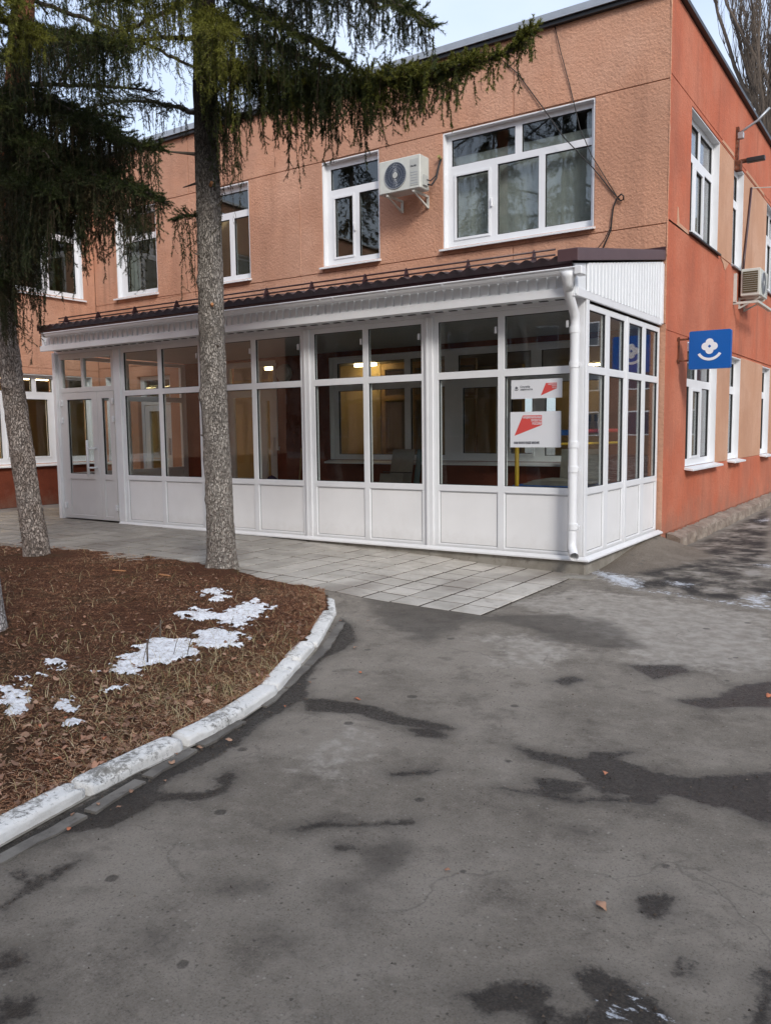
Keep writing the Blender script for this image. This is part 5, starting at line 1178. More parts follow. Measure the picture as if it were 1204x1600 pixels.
# --- middle spruce beside the paving
T2 = thing('spruce_tree', 'tall straight spruce with pale grey trunk at the lawn edge in front of the porch', 'tree', (-3.22, -2.33, -.1), 'conifers on the lawn')
kn = [(1.0, -1.4), (2.0, -2.2), (2.75, -.9), (3.2, -1.9), (3.0, -.6), (3.95, -.5), (2.35, -1.1), (4.3, -1.2), (.9, -1.7), (1.5, -.9)]
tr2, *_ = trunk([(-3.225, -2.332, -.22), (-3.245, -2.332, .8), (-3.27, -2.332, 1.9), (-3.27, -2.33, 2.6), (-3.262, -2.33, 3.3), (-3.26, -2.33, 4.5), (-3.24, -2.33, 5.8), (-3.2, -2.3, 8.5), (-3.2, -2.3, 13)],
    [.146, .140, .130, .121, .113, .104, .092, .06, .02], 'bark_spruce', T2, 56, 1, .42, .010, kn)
for (z, a, l, cut) in ((2.72, -.75, .05, 1), (3.95, -.55, .05, 1), (3.25, -1.9, .04, 0), (1.36, -2.3, .03, 0), (4.3, -2.6, .35, 0), (4.05, 2.8, .5, 0), (2.3, -.4, .03, 0)):
    x0, y0 = -3.262+.10*math.cos(a), -2.33+.10*math.sin(a); b = MB().tube([(x0, y0, z), (x0+(.03+l)*math.cos(a), y0+(.03+l)*math.sin(a), z+.01+l*.1)], [.020, .016 if cut else .006], 8)
    b.build('branch_stub', 'cut_wood' if cut else 'bark_bare', T2)
BR = {
 'b1': [(-3.186, -2.3, 5.222), (-2.232, -2.5, 4.772), (-1.319, -2.7, 4.447), (-.463, -2.8, 4.264), (.173, -2.9, 4.173), (.50, -2.9, 4.20), (.66, -2.9, 4.30)],
 'b2': [(-3.188, -2.3, 6.191), (-1.953, -2.7, 5.473), (-.803, -3.2, 4.88), (-.069, -3.6, 4.38), (.36, -3.85, 4.02)],
 'b3': [(-3.199, -2.3, 5.946), (-2.363, -2.6, 5.406), (-1.577, -2.9, 4.856), (-1.013, -3.1, 4.459), (-.763, -3.2, 4.264)],
 'b4': [(-3.444, -2.3, 4.75), (-3.887, -2.2, 4.962), (-4.465, -2.1, 5.168), (-5.145, -2.0, 5.335), (-5.82, -1.9, 5.439)],
 'b5': [(-3.238, -2.3, 5.75), (-2.75, -2.7, 5.35), (-2.35, -3.05, 5.02), (-2.1, -3.3, 4.82)],
 'b6': [(-3.407, -2.3, 5.5), (-3.607, -2.6, 5.442), (-3.941, -2.9, 5.356), (-4.408, -3.1, 5.245)],
 'b12': [(-3.234, -2.3, 6.204), (-3.046, -3.0, 5.668), (-3.122, -3.4, 5.411), (-3.157, -3.8, 5.178)],
 'b13': [(-3.36, -2.3, 3.66), (-3.42, -2.45, 3.68), (-3.47, -2.55, 3.65), (-3.50, -2.6, 3.6)],
 'b14': [(-3.135, -2.3, 4.72), (-2.9, -2.45, 4.62), (-2.70, -2.52, 4.50), (-2.60, -2.55, 4.42)],
 'b7': [(-5.585, -3.0, 5.329), (-4.869, -3.1, 4.999), (-3.978, -3.3, 4.523), (-3.292, -3.4, 4.175), (-2.84, -3.5, 3.99), (-2.66, -3.5, 3.94)],
 'b8': [(-5.712, -3.0, 4.661), (-4.636, -3.3, 4.245), (-3.751, -3.5, 3.911), (-3.05, -3.6, 3.667), (-2.60, -3.7, 3.48), (-2.38, -3.7, 3.36)],
 'b9': [(-5.857, -3.0, 4.476), (-4.683, -3.5, 4.044), (-3.90, -3.85, 3.72), (-3.55, -4.0, 3.55)],
 'b10': [(-5.422, -3.0, 5.766), (-4.144, -3.5, 5.309), (-3.049, -3.9, 4.817), (-2.201, -4.2, 4.42)],
}
sb = spruce_branch
sb(T2, BR['b1'], .42, 1, .66, lat=.34, dens=520, bare=.18, step=.030, up=.9, hangp=.85)
sb(T2, [(-2.9, -2.35, 5.05), (-2.0, -2.4, 4.66), (-1.1, -2.6, 4.38), (-.3, -2.75, 4.24), (.15, -2.8, 4.28)], .5, 51, .58, lat=.30, dens=460, bare=.25, limb=.012)
sb(T2, BR['b2'], .50, 2, .38, lat=.38, dens=380, bare=.15, step=.055)
sb(T2, BR['b3'], .75, 3, .46, lat=.36, dens=380, bare=.2, step=.055)
sb(T2, BR['b4'], .38, 4, .32, lat=.40, dens=280, bare=.5, step=.09)
sb(T2, BR['b5'], .70, 5, .82, lat=.34, dens=420, bare=.12)
sb(T2, BR['b6'], .45, 6, .40, lat=.38, dens=300, bare=.4, step=.085)
sb(T2, BR['b12'], .75, 12, .80, lat=.36, dens=400, bare=.1)
sb(T2, BR['b13'], .80, 13, .30, lat=.14, dens=360, bare=.1, limb=.012)
sb(T2, BR['b14'], 1.15, 14, .16, lat=.26, dens=300, bare=.40, limb=.014)
sb(T2, [(-3.19, -2.3, 5.6), (-2.7, -2.2, 5.35), (-2.2, -2.2, 5.1), (-1.75, -2.2, 4.85)], 1.05, 15, .58, lat=.36, dens=420, bare=.15)
sb(T2, [(-3.2, -2.3, 5.15), (-2.9, -2.5, 5.0), (-2.55, -2.7, 4.85), (-2.3, -2.8, 4.72)], 1.0, 16, .55, lat=.28, dens=400, bare=.25)
sb(T2, [(-3.2, -2.3, 6.5), (-2.2, -2.6, 6.0), (-1.2, -3.0, 5.5), (-.5, -3.3, 5.1)], .50, 17, .40, lat=.38, dens=320, bare=.2, step=.07)
sb(T2, [(-3.3, -2.3, 5.9), (-4.2, -2.2, 5.95), (-5.2, -2.1, 5.95), (-6.1, -2.0, 5.8)], .45, 18, .36, lat=.42, dens=260, bare=.5, step=.10)
rg = np.random.default_rng(21)
for k in range(18):   # crown above the view: shades the lawn and shows in the glass
    z = 6.9+k*.33; a = k*2.4; l = 2.3*(13.2-z)/6.5; sb(T2, [(-3.2, -2.3, z), (-3.2+l*.4*math.cos(a), -2.3+l*.4*math.sin(a), z-.2), (-3.2+l*.8*math.cos(a), -2.3+l*.8*math.sin(a), z-.5), (-3.2+l*math.cos(a), -2.3+l*math.sin(a), z-.55)], .5, 100+k, .5, lat=.5, dens=70, step=.10, hang=.14, sub=False)
# --- left leaning tree
T1 = thing('conifer_tree', 'leaning conifer with reddish upper bark and dark drooping branches at the left', 'tree', (-5.64, -2.98, -.1), 'conifers on the lawn')
trunk([(-5.62, -2.976, -.2), (-5.66, -2.976, .1), (-5.769, -2.976, .784), (-5.905, -2.976, 1.696), (-5.991, -2.976, 2.303), (-6.045, -2.976, 2.754), (-6.054, -2.976, 3.277), (-6.0, -2.976, 3.86), (-5.85, -2.976, 4.552), (-5.648, -2.976, 5.074), (-5.482, -2.976, 5.518), (-5.35, -2.97, 6.158), (-5.3, -2.9, 8.5), (-5.3, -2.9, 11)],
    [.140, .135, .130, .128, .127, .125, .122, .118, .12, .115, .11, .10, .06, .02], 'bark_pine', T1, 44, 4, .22, .012, [(2.2, -1.2), (1.4, -.8), (3.2, -.9), (2.8, -2)])
sb(T1, BR['b7'], .75, 31, .30, lat=.46, dens=400, bare=.18)
sb(T1, BR['b8'], .80, 32, .26, lat=.46, dens=420, bare=.12)
sb(T1, BR['b9'], 1.05, 33, .28, lat=.40, dens=440, bare=.15)
sb(T1, [(-5.9, -2.98, 3.6), (-5.5, -3.3, 3.45), (-5.15, -3.55, 3.2), (-4.95, -3.7, 3.0)], .95, 52, .25, lat=.30, dens=420, bare=.1)
sb(T1, [(-5.6, -2.98, 4.75), (-5.0, -3.0, 4.55), (-4.3, -3.0, 4.25), (-3.8, -3.05, 4.05)], .9, 53, .28, lat=.40, dens=420, bare=.15)

sb(T1, BR['b10'], .65, 34, .46, lat=.44, dens=360, bare=.25, step=.050)
sb(T1, [(-5.55, -2.98, 5.2), (-5.1, -3.4, 4.98), (-4.6, -3.8, 4.68), (-4.3, -4.0, 4.50)], .75, 54, .36, lat=.36, dens=400, bare=.2, step=.05)
sb(T1, [(-5.6, -2.98, 5.05), (-5.0, -2.8, 4.98), (-4.5, -2.7, 4.85), (-4.1, -2.7, 4.75)], .6, 55, .30, lat=.38, dens=360, bare=.25, step=.06)
sb(T1, [(-5.8, -2.98, 3.9), (-5.3, -3.2, 3.75), (-4.9, -3.4, 3.55), (-4.65, -3.5, 3.35)], 1.15, 35, .24, lat=.34, dens=380, bare=.1)
sb(T1, [(-5.7, -2.98, 4.9), (-5.0, -3.3, 4.6), (-4.3, -3.6, 4.25), (-3.85, -3.75, 3.95)], 1.0, 36, .27, lat=.40, dens=400, bare=.2)
sb(T1, [(-5.5, -2.98, 5.3), (-4.9, -2.7, 5.25), (-4.3, -2.5, 5.15), (-3.9, -2.4, 5.05)], .45, 37, .30, lat=.40, dens=280, bare=.45, step=.09)
sb(T1, [(-5.45, -2.98, 5.6), (-4.9, -3.5, 5.3), (-4.4, -3.9, 5.0), (-4.1, -4.1, 4.8)], .6, 38, .45, lat=.36, dens=300, bare=.35, step=.08)
for k in range(13):
    z = 6.2+k*.36; a = k*2.4+1; l = 2.4*(11.4-z)/5; sb(T1, [(-5.35, -2.95, z), (-5.35+l*.4*math.cos(a), -2.95+l*.4*math.sin(a), z-.2), (-5.35+l*.8*math.cos(a), -2.95+l*.8*math.sin(a), z-.5), (-5.35+l*math.cos(a), -2.95+l*math.sin(a), z-.55)], .5, 140+k, .5, lat=.5, dens=70, step=.10, hang=.14, sub=False)
# --- near whitewashed trunk at the left edge
T3 = thing('spruce_tree', 'pale barked spruce trunk just entering the photo at the far left edge', 'tree', (-2.93, -5.25, -.1), 'conifers on the lawn')
trunk([(-2.84, -5.25, -.2), (-2.92, -5.25, .6), (-3.05, -5.25, 1.6), (-3.2, -5.25, 3.5), (-3.3, -5.2, 6), (-3.3, -5.2, 9)], [.125, .12, .115, .10, .08, .03], 'bark_white', T3, 40, 9, .2, .007)
sb(T3, [(-3.25, -5.2, 5.05), (-2.932, -4.95, 4.86), (-2.62, -4.95, 4.66), (-2.42, -5.0, 4.50)], .42, 41, .92, lat=.26, dens=520, bare=.1)
sb(T3, [(-3.25, -5.2, 4.7), (-3.0, -4.8, 4.62), (-2.75, -4.7, 4.52), (-2.6, -4.7, 4.42)], .35, 42, .85, lat=.24, dens=480, bare=.1)
sb(T3, [(-3.25, -5.2, 5.3), (-2.7, -4.7, 5.05), (-2.3, -4.4, 4.85), (-2.0, -4.3, 4.68)], .45, 43, .55, lat=.32, dens=420, bare=.35)
for k in range(9):
    z = 5.9+k*.36; a = k*2.4+2; l = 1.7*(9.4-z)/3.4; sb(T3, [(-3.3, -5.2, z), (-3.3+l*.5*math.cos(a), -5.2+l*.5*math.sin(a), z-.2), (-3.3+l*.8*math.cos(a), -5.2+l*.8*math.sin(a), z-.4), (-3.3+l*math.cos(a), -5.2+l*math.sin(a), z-.5)], .5, 170+k, .5, lat=.45, dens=70, step=.10, hang=.14, sub=False)

# --- conifers across the road: only their reflections reach the picture
def simple_spruce(name, label, loc, H, Rr, seed, group):
    t_ = thing(name, label, 'tree', loc, group); rg = np.random.default_rng(seed); x, y, z0 = loc
    MB().tube([(x, y, z0-.2), (x, y, z0+H*.5), (x, y, z0+H)], [.2, .12, .02], 8).build('trunk', 'bark_bare', t_, smooth=True)
    P0, P1, T_ = [], [], []
    for k in range(int(H*9)):
        z = z0+H*.12+H*.86*(k/(H*9)); a = rg.uniform(0, 6.28); l = Rr*(1-(z-z0)/H)**.75*rg.uniform(.6, 1.1)+.2
        for j in range(12):
            f0 = rg.uniform(.1, 1); p = np.array([x+l*f0*math.cos(a+rg.normal(0, .14)), y+l*f0*math.sin(a+rg.normal(0, .14)), z-.3*l*f0*f0]); q = p+np.array([.25*math.cos(a), .25*math.sin(a), -rg.uniform(.1, .6)]); P0.append(p); P1.append(q); T_.append(rg.uniform(.2, .6))
    S_ = (np.array(P0), np.array(P1), np.array(T_), np.ones(len(T_))); V, F, A = needles(S_, rg, 22, .16, .05); fastmesh('crown', V, F, 'needles', {'tint': A}, t_)
    return t_
first = simple_spruce('far_spruce', 'dark spruce in the row across the road, seen mirrored in the panes', (-2, -19, -.2), 15, 2.6, 3, 'spruces across the road')
k0 = 0
for (x, y, s) in ((-9.5, -17, 1.0), (-6, -20, 1.15), (2.5, -21, .95), (7, -18, 1.1), (-14, -20, 1.1), (12, -14, .85), (16, -20, 1.1), (17, -8.5, .9), (22, -3, 1.05), (21, 4, 1.1), (24, 12, 1.0), (-19, -16, 1.1), (19.5, 8, .8), (-4, -16, .8), (.3, -16.5, .75), (4.8, -15.5, .8), (9.5, -15.5, .85), (-12, -16.5, .85), (-16.5, -19, 1.1), (14.5, -10.5, .7), (15.5, -5.2, .75), (16.5, -.5, .75), (17.5, 2.4, .8), (16, 6, .7), (18.5, 11, .9), (15, -13, .8)):  # nearer ones added to block bright sky mirrored in the panes
    r_o = first.copy(); COL.objects.link(r_o); r_o.location = (x, y, -.2); r_o.scale = (s*random.uniform(.95, 1.1),)*3; r_o.rotation_euler = (0, 0, x*1.7)
    for ch in [c for c in bpy.data.objects if c.parent == first]: c2 = ch.copy(); COL.objects.link(c2); c2.parent = r_o; c2.matrix_parent_inverse = ch.matrix_parent_inverse.copy()

# --- unseen brick blocks, added so the panes mirror dark walls instead of sky
def far_block(x0, y0, x1, y1, H, label):
    t_ = thing('reflection_block', label, 'building', ((x0+x1)/2, (y0+y1)/2, -.2), 'unseen brick blocks added for the reflections')
    MB().box(x0, y0, -.3, x1, y1, H).build('wall', 'brick_brown', t_); MB().box(x0-.4, y0-.4, H, x1+.4, y1+.4, H+.3).build('roof', 'black_metal', t_)
    along_x = (x1-x0) > (y1-y0); b = MB(); f = MB(); n = int(((x1-x0) if along_x else (y1-y0))/3.4)
    for k in range(n):
        for st in range(int(H/2.9)):
            z = 1.0+st*2.9; u = (x0 if along_x else y0)+1.2+k*3.4
            yf = (y1, 1) if y1 < 0 else (y0, -1)
            if along_x: f.box(u-.08, yf[0]+.001*yf[1], z-.08, u+1.48, yf[0]+.03*yf[1], z+1.48); b.box(u, yf[0]+.03*yf[1], z, u+1.4, yf[0]+.05*yf[1], z+1.4)
            else: f.box(x0-.03, u-.08, z-.08, x0-.001, u+1.48, z+1.48); b.box(x0-.05, u, z, x0-.03, u+1.4, z+1.4)
    tag(f.build('window_frames', 'white_plastic', t_), kind='stuff'); tag(b.build('window_panes', 'ac_dark', t_), kind='stuff')
far_block(-48, -56, 24, -44, 13.5, 'long unseen brown brick block, added across the road to darken the porch front reflections')
far_block(.5, 44, 52, 56, 13.5, 'unseen brown brick block, added beyond the end of the side street for its reflection in the side panes')

# --- bare poplar behind the building
PT_ = thing('bare_poplar', 'tall leafless poplar with many upright branches behind the building', 'tree', (-3.0, 30, -.3))
rg = np.random.default_rng(77); bx, by = -3.0, 30.0
MB().tube([(bx, by, -.4), (bx+.1, by, 6), (bx-.1, by, 14), (bx, by, 22), (bx, by, 29)], [.45, .38, .28, .14, .03], 12).build('trunk', 'bark_bare', PT_, smooth=True)
def ptube(lines, radii, n=4):
    """lines: list of (k,3) arrays, radii list -> joined tapered tubes"""
    V, F, o = [], [], 0
    for P, r in zip(lines, radii):
        k = len(P); d = np.gradient(P, axis=0); d /= np.linalg.norm(d, axis=1)[:, None]; a = np.cross(d, [1, .3, 0]); a /= np.linalg.norm(a, axis=1)[:, None]; b = np.cross(d, a)
        rr = r*np.linspace(1, .3, k)[:, None]
        ring = np.stack([P+rr*(math.cos(2*math.pi*j/n)*a+math.sin(2*math.pi*j/n)*b) for j in range(n)], 1).reshape(-1, 3); V.append(ring)
        i = np.arange(k-1)[:, None]; j = np.arange(n)[None]; F.append(np.stack([i*n+j, i*n+(j+1) % n, (i+1)*n+(j+1) % n, (i+1)*n+j], -1).reshape(-1, 4)+o); o += k*n
    return np.concatenate(V), np.concatenate(F)
mains, twl = [], []
for k in range(46):
    z = 2.2+15*rg.random()**1.0; a = rg.uniform(0, 2*math.pi); l = rg.uniform(6, 11)*(1-.02*z); out_ = rg.uniform(1.2, 4.9)*(1-z/42)
    t = np.linspace(0, 1, 12); r = out_*(1-(1-t)**2.0); P = np.stack([bx+r*math.cos(a), by+r*math.sin(a), z+l*t**1.05], -1)+np.cumsum(rg.normal(0, .05, (12, 3)), 0)
    mains.append((P, rg.uniform(.05, .11)))
    for q in range(17):
        f = rg.uniform(.12, .98); i = f*11; p = P[int(i)]; aa = a+rg.normal(0, 1.2); ll = rg.uniform(1.2, 3.2)*(1.1-f*.5); t2 = np.linspace(0, 1, 6); oo = rg.uniform(.35, .9)*ll*.35
        Q = np.stack([p[0]+oo*(1-(1-t2)**2)*math.cos(aa), p[1]+oo*(1-(1-t2)**2)*math.sin(aa), p[2]+ll*t2], -1)+np.cumsum(rg.normal(0, .02, (6, 3)), 0); twl.append((Q, .022))
        for w in range(8):
            f2 = rg.uniform(.1, 1); p2 = Q[int(f2*5)]; a3 = rg.uniform(0, 6.28); l3 = rg.uniform(.5, 1.3); t3 = np.linspace(0, 1, 4); o3 = l3*rg.uniform(.15, .4)
            W_ = np.stack([p2[0]+o3*t3*math.cos(a3), p2[1]+o3*t3*math.sin(a3), p2[2]+l3*t3], -1); twl.append((W_, .012))
for P, r in mains:
    V, F = ptube([P], [r], 6); fastmesh('branch', V, F, 'bark_bare', None, PT_, True)
V, F = ptube([a for a, _ in twl], [r for _, r in twl], 3); fastmesh('twigs', V, F, 'bark_bare', None, PT_)

# ------------------------------------------------------------------ lawn litter, snow, leaves
rg = np.random.default_rng(5)
def in_lawn(n, ymin=-7.6, ymax=-2.15, near=True):
    y = rg.uniform(ymin, ymax, n); x = kerb_x(y)-.12-rg.random(n)**(1.6 if near else 1)*9.0; k = y < lawn_front(x)-.02; return x[k], y[k]
def lz(x, y): return lawn_z(x, y)+.012*fbm(x, y, 5, 2)+.008*fbm(x, y, 23, 3)
# needles and twigs
x, y = in_lawn(150000); n = len(x); z = lz(x, y)+rg.uniform(.001, .016, n); a = rg.uniform(0, np.pi*2, n); l = rg.uniform(.010, .034, n)*np.where(rg.random(n) < .06, 3, 1); w = rg.uniform(.0012, .0028, n); el = rg.normal(0, .35, n)
d = np.stack([np.cos(a)*np.cos(el), np.sin(a)*np.cos(el), np.sin(el)], -1)*l[:, None]; s_ = np.stack([-np.sin(a), np.cos(a), rg.normal(0, .4, n)], -1)*w[:, None]; c = np.stack([x, y, z], -1)
V = np.stack([c-d/2-s_/2, c+d/2-s_/2*.5, c+d/2+s_/2*.5, c-d/2+s_/2], 1).reshape(-1, 3); pt = .5+.30*fbm(x, y, 1.6, 9)
tag(fastmesh('needle_litter', V, np.arange(4*n).reshape(-1, 4), 'litter', {'tint': np.repeat(np.clip((pt-.5)*.9+.12+rg.beta(1.6, 2.6, n)*.8, 0, 1), 4)}), 'brown fallen conifer needles and twigs covering the lawn', 'needle litter', kind='stuff')
# dry grass strands, curved; denser in the front left
def strands(n, seg, length, width, tint, mask, name, mat, label, cat, lift=1.0):
    x, y = in_lawn(n); m = rg.random(len(x)) < mask(x, y); x, y = x[m], y[m]; n = len(x); a = rg.uniform(0, 2*np.pi, n); L = length*rg.uniform(.5, 1.5, n); lean = rg.uniform(.15, 1.35, n); curl = rg.normal(0, 1.2, n)
    P = np.zeros((n, seg+1, 3)); P[:, 0] = np.stack([x, y, lz(x, y)-.003], -1); aa = a.copy(); ee = (np.pi/2-lean)
    for k in range(seg):
        st = np.stack([np.cos(aa)*np.cos(ee), np.sin(aa)*np.cos(ee), np.sin(ee)*lift], -1)*(L/seg)[:, None]; P[:, k+1] = P[:, k]+st; aa = aa+curl/seg; ee = ee-1.5/seg
    base = lz(P[:, :, 0], P[:, :, 1]); P[:, :, 2] = np.maximum(P[:, :, 2], base+.003)
    sd_ = np.stack([-np.sin(a), np.cos(a), np.zeros(n)], -1)[:, None, :]*(width*np.linspace(1, .25, seg+1))[None, :, None]/2
    A_ = P-sd_; B_ = P+sd_; V = np.stack([A_, B_], 2).reshape(-1, 3); k = (seg+1)*2; o = (np.arange(n)*k)[:, None, None]; j = np.arange(seg)[None, :, None]*2
    F = (o+j+np.array([0, 1, 3, 2])[None, None]).reshape(-1, 4); T_ = np.repeat(np.clip(tint+rg.normal(0, .22, n), 0, 1), k)
    tag(fastmesh(name, V, F, mat, {'tint': T_}), label, cat, kind='stuff')
blob = lambda x, y, cx, cy, r: np.exp(-((x-cx)**2+(y-cy)**2)/r**2)
strands(20000, 5, .12, .0030, .5, lambda x, y: np.clip(.10+.9*blob(x, y, -.75, -5.75, .55)+.7*blob(x, y, -.9, -4.9, .6)+.15*blob(x, y, -.5, -4.7, .5)+.4*blob(x, y, -1.8, -5.2, .5), 0, 1), 'dry_grass', 'dry_grass', 'pale dry grass strands scattered over the lawn', 'dry grass')
strands(16000, 4, .05, .003, .5, lambda x, y: np.clip(blob(x, y, -3.65, -3.26, .14)*1.2+.8*blob(x, y, -2.1, -5.05, .22)+.5*blob(x, y, -.55, -6.2, .25)+.5*blob(x, y, -.5, -5.3, .3)+.5*blob(x, y, -1.3, -4.9, .2)+.01, 0, 1), 'green_grass', 'green_grass', 'short green grass tufts on the lawn', 'grass')
def leafmesh(kind=0):
    out_ = [(0, -.5), (.16, -.40), (.30, -.22), (.38, .02), (.30, .22), (.16, .38), (0, .56), (-.15, .36), (-.31, .20), (-.37, -.02), (-.28, -.24), (-.15, -.38)]
    return np.array([(0, 0, .07)]+[(a, b, .12*abs(a)*2+.05*math.sin(b*7+kind)) for a, b in out_]), np.array([(0, i+1, (i+1) % 12+1) for i in range(12)])
LV, LF = leafmesh()
x, y = in_lawn(5200); m = rg.random(len(x)) < np.clip(.12+1.0*blob(x, y, -.2, -6.35, .45)+.6*blob(x, y, -.9, -6.2, .5)+.25*blob(x, y, -1.4, -5, .9), 0, 1); x, y = x[m], y[m]; n = len(x)
sc_ = rg.uniform(.022, .055, n); a = rg.uniform(0, 6.28, n); ca, sa = np.cos(a), np.sin(a); asp = rg.uniform(.6, 1.1, n); tl = rg.normal(0, .35, n); crl = rg.uniform(.3, 3.2, n)
lx = LV[None, :, 0]*asp[:, None]*sc_[:, None]; ly = LV[None, :, 1]*sc_[:, None]; lz_ = LV[None, :, 2]*sc_[:, None]*crl[:, None]+lx*tl[:, None]
V = np.stack([x[:, None]+lx*ca[:, None]-ly*sa[:, None], y[:, None]+lx*sa[:, None]+ly*ca[:, None], lz(x, y)[:, None]+.010+lz_], -1).reshape(-1, 3)
F = (LF[None]+(np.arange(n)*13)[:, None, None]).reshape(-1, 3)
tag(fastmesh('leaf_litter', V, F, 'dead_leaf', {'tint': np.repeat(np.clip(rg.beta(2, 2.4, n), 0, .85), 13)}), 'brown dead leaves lying thickly on the lawn near the kerb', 'leaf litter', kind='stuff')
# single bright leaves
lk = 0
def leaf(xx, yy, zz, size, tint, label, group):
    m = LV.copy(); m[:, 0] *= random.uniform(.75, 1.0); m *= size; m[:, 2] *= random.uniform(.6, 2.2)
    top = m.copy(); top[:, 2] += .0012; Vv = np.concatenate([m, top]); F1 = LF[:, ::-1]; F2 = LF+13; rim = [(1+i, 1+(i+1) % 12, 14+(i+1) % 12) for i in range(12)]+[(1+i, 14+(i+1) % 12, 14+i) for i in range(12)]
    o = fastmesh('fallen_leaf', Vv, np.concatenate([F1, F2, np.array(rim)]), 'dead_leaf', {'tint': np.full(26, tint)}); o.location = (xx, yy, zz); o.rotation_euler = (random.uniform(-.25, .25), random.uniform(-.25, .25), random.uniform(0, 6.28)); tag(o, label, 'leaf', group)
for (xx, yy) in [(.20, -6.12), (.13, -6.03), (.27, -6.60), (.37, -6.57), (.29, -6.44), (.36, -6.81), (.22, -5.75), (.17, -5.91), (-.05, -4.75), (.12, -5.19), (.26, -6.72), (-.92, -3.26), (-.71, -3.14), (.1, -4.4), (-.3, -3.9), (.33, -6.28)]:
    leaf(xx, yy, float(road_z(xx, yy))+.012, random.uniform(.022, .045), random.choice((.55, .7, .8, .97)), 'small curled brown fallen leaf in the wet gutter along the kerb', 'fallen leaves along the kerb')
for (xx, yy, s, ti, lb) in [(.40, -4.85, .045, .97, 'orange fallen leaf on dry asphalt nearest the kerb bend'), (2.01, -5.11, .04, .92, 'orange-brown fallen leaf on the large wet patch'), (2.36, -6.17, .055, .82, 'pale tan leaf alone on asphalt in the lower right'), (1.81, -6.25, .022, .85, 'tiny pale leaf scrap on asphalt in the lower middle'), (2.46, -3.51, .05, .97, 'red-brown leaf on the damp patch at the right edge')]:
    leaf(xx, yy, -.212, s, ti, lb, None)
for (xx, yy) in [(-.16, -6.50), (-.13, -6.35), (-.24, -6.40), (-.59, -6.30), (-1.19, -5.99), (-.20, -6.2), (-.1, -6.1), (-.66, -4.8), (-.72, -4.43), (-1.85, -4.98), (-.59, -6.15), (-2.7, -3.2)]:
    leaf(xx, yy, float(lz(np.array(xx), np.array(yy)))+.018, random.uniform(.03, .05), random.choice((.8, .85, .97)), 'larger reddish or tan leaf lying on top of the lawn litter', 'larger leaves on the lawn')
# crumbs and grit along the kerb and wet patches
x = rg.uniform(-1.2, 3.0, 26000); y = rg.uniform(-7.4, -2.6, 26000); sd_ = sdf(x, y, WET); kd = x-kerb_x(y); k = (kd > .02) & (rg.random(len(x)) < np.where(sd_ > -.01, .22, .012)+np.where((kd < .45), .5*np.exp(-kd/.13), 0)); x, y = x[k], y[k]; n = len(x)
s_ = rg.uniform(.0022, .007, n)[:, None, None]; T4 = np.array([(1, 0, -.3), (-.5, .87, -.3), (-.5, -.87, -.3), (0, 0, .9)]); V = np.array([x, y, road_z(x, y)-.001]).T[:, None, :]+T4[None]*s_*rg.uniform(.5, 1.4, (n, 1, 3)); F = (np.array([(0, 1, 3), (1, 2, 3), (2, 0, 3)])[None]+(np.arange(n)*4)[:, None, None]).reshape(-1, 3)
tag(fastmesh('grit', V.reshape(-1, 3), F, 'grit', {'tint': np.repeat(rg.beta(1.2, 2.4, n), 4)}), 'fine grit and crumbs in the gutter and wet hollows of the asphalt', 'grit', kind='stuff')
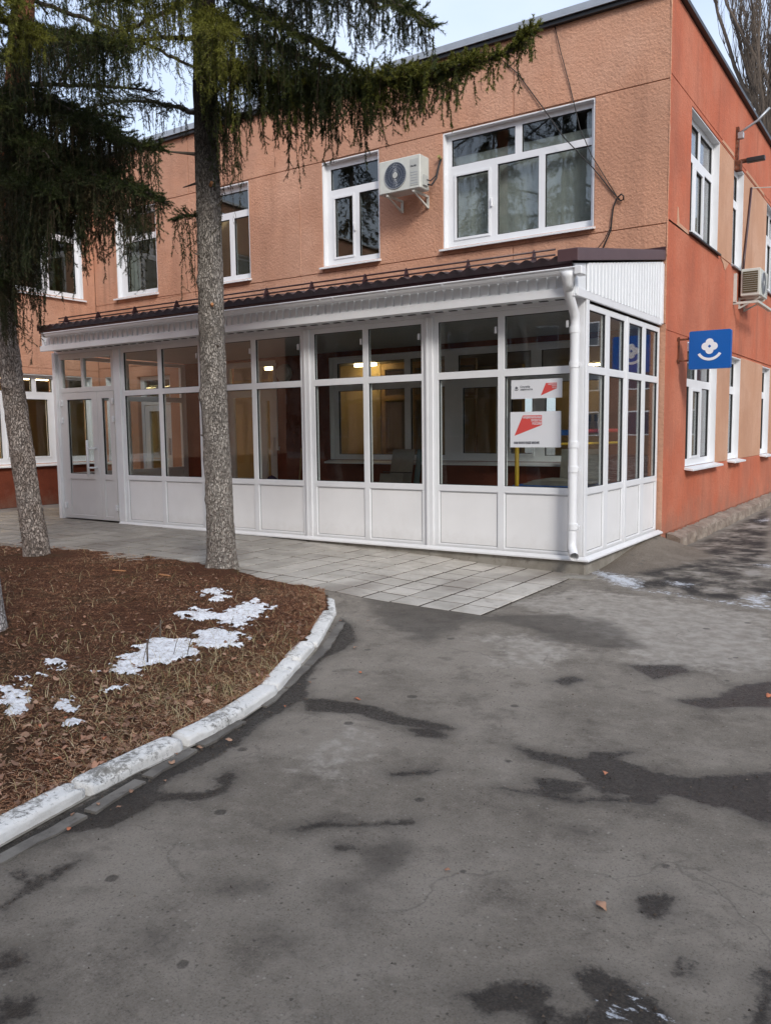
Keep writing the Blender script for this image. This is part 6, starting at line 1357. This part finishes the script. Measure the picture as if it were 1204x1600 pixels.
# snow patches on the lawn
LAB = ['largest bright snow patch in the middle of the lawn', 'snow patch just behind the largest one on the lawn', 'long thin snow patch nearest the kerb bend', 'thin grey frosted snow patch farthest back near the middle trunk', 'snow patch at the left edge of the lawn', 'broken thin snow patch near the front kerb on the left', 'small narrow snow strip left of the bent dry stalk', 'small snow scrap beside the left edge patch', 'small thin snow scrap in the dry grass']
for pi_, pl in enumerate(LSNOW):
    p = np.array(pl); xs_ = np.arange(p[:, 0].min()-.12, p[:, 0].max()+.12, .011); ys_ = np.arange(p[:, 1].min()-.12, p[:, 1].max()+.12, .011)
    thin = {3: .55, 5: .45, 8: .5, 2: .3, 7: .35}.get(pi_, 0)
    def val(X, Y): 
        e = np.vectorize(lambda a, b: noise.noise(Vector((a*9, b*9, pi_)))+.6*noise.noise(Vector((a*27, b*27, pi_+3)))+.35*noise.noise(Vector((a*70, b*70, 1))))(X, Y); return sdf(X, Y, [pl])*.75+e*(.085+.06*thin)-.040*thin+.004
    X, Y = np.meshgrid(xs_, ys_); VV = val(X, Y); cache = {}
    def zf(X, Y, VV=VV): return lz(X, Y)-.012+.022*np.sqrt(np.clip(VV, 0, .09)/.09)+.003*fbm(X, Y, 60, 4)+.012
    grid('snow_patch', xs_, ys_, zf, 'snow', {}, keep=lambda X, Y, VV=VV: VV > 0)
    tag(bpy.data.objects[-1] if False else [o for o in bpy.data.objects if o.name.startswith('snow_patch')][-1], LAB[pi_], 'snow', kind='stuff')
# bent dry stalk on the lawn and thin twigs in the snow
o = MB().tube([(-1.01, -5.24, -.10), (-1.03, -5.22, .02), (-1.00, -5.20, .10), (-.93, -5.16, .17)], [.006, .005, .004, .002], 6).build('dry_stalk', 'bark_bare', smooth=True); tag(o, 'dark bent dry stalk standing on the lawn left of the snow', 'stalk')
o = MB().tube([(-1.45, -4.75, -.1), (-1.45, -4.74, .03)], [.006, .005], 6).build('dry_stalk', 'bark_bare', smooth=True); tag(o, 'short upright stump of a stalk behind the bent one', 'stalk')
for k, (xx, yy) in enumerate([(-1.05, -4.98), (-1.0, -4.9), (-1.1, -5.2), (-1.15, -4.35), (-.95, -4.95)]):
    o = MB().tube([(xx, yy, -.11), (xx+.015, yy+.01, -.04), (xx+.04, yy+.02, .02)], [.0028, .0022, .001], 5).build('thin_twig', 'bark_bare'); tag(o, ['thin dark twig in the middle of the largest snow patch', 'thin dark twig at the back edge of the largest snow patch', 'thin dark twig at the front edge of the largest snow patch', 'thin dark twig in the snow patch behind the largest one', 'thin dark twig at the right end of the largest snow patch'][k], 'twig', 'twigs standing in the snow')
for k, (xx, yy, a) in enumerate([(-4.05, -3.05, .5), (-3.45, -2.95, .1)]):
    o = MB().box(-.07, -.015, 0, .07, .015, .008).build('wood_chip', 'cut_wood'); o.location = (xx, yy, float(lz(np.array(xx), np.array(yy)))+.01); o.rotation_euler = (0, .05, a); tag(o, ['pale wood chip on the litter near the left tree', 'pale wood chip on the litter near the middle trunk'][k], 'wood chip')
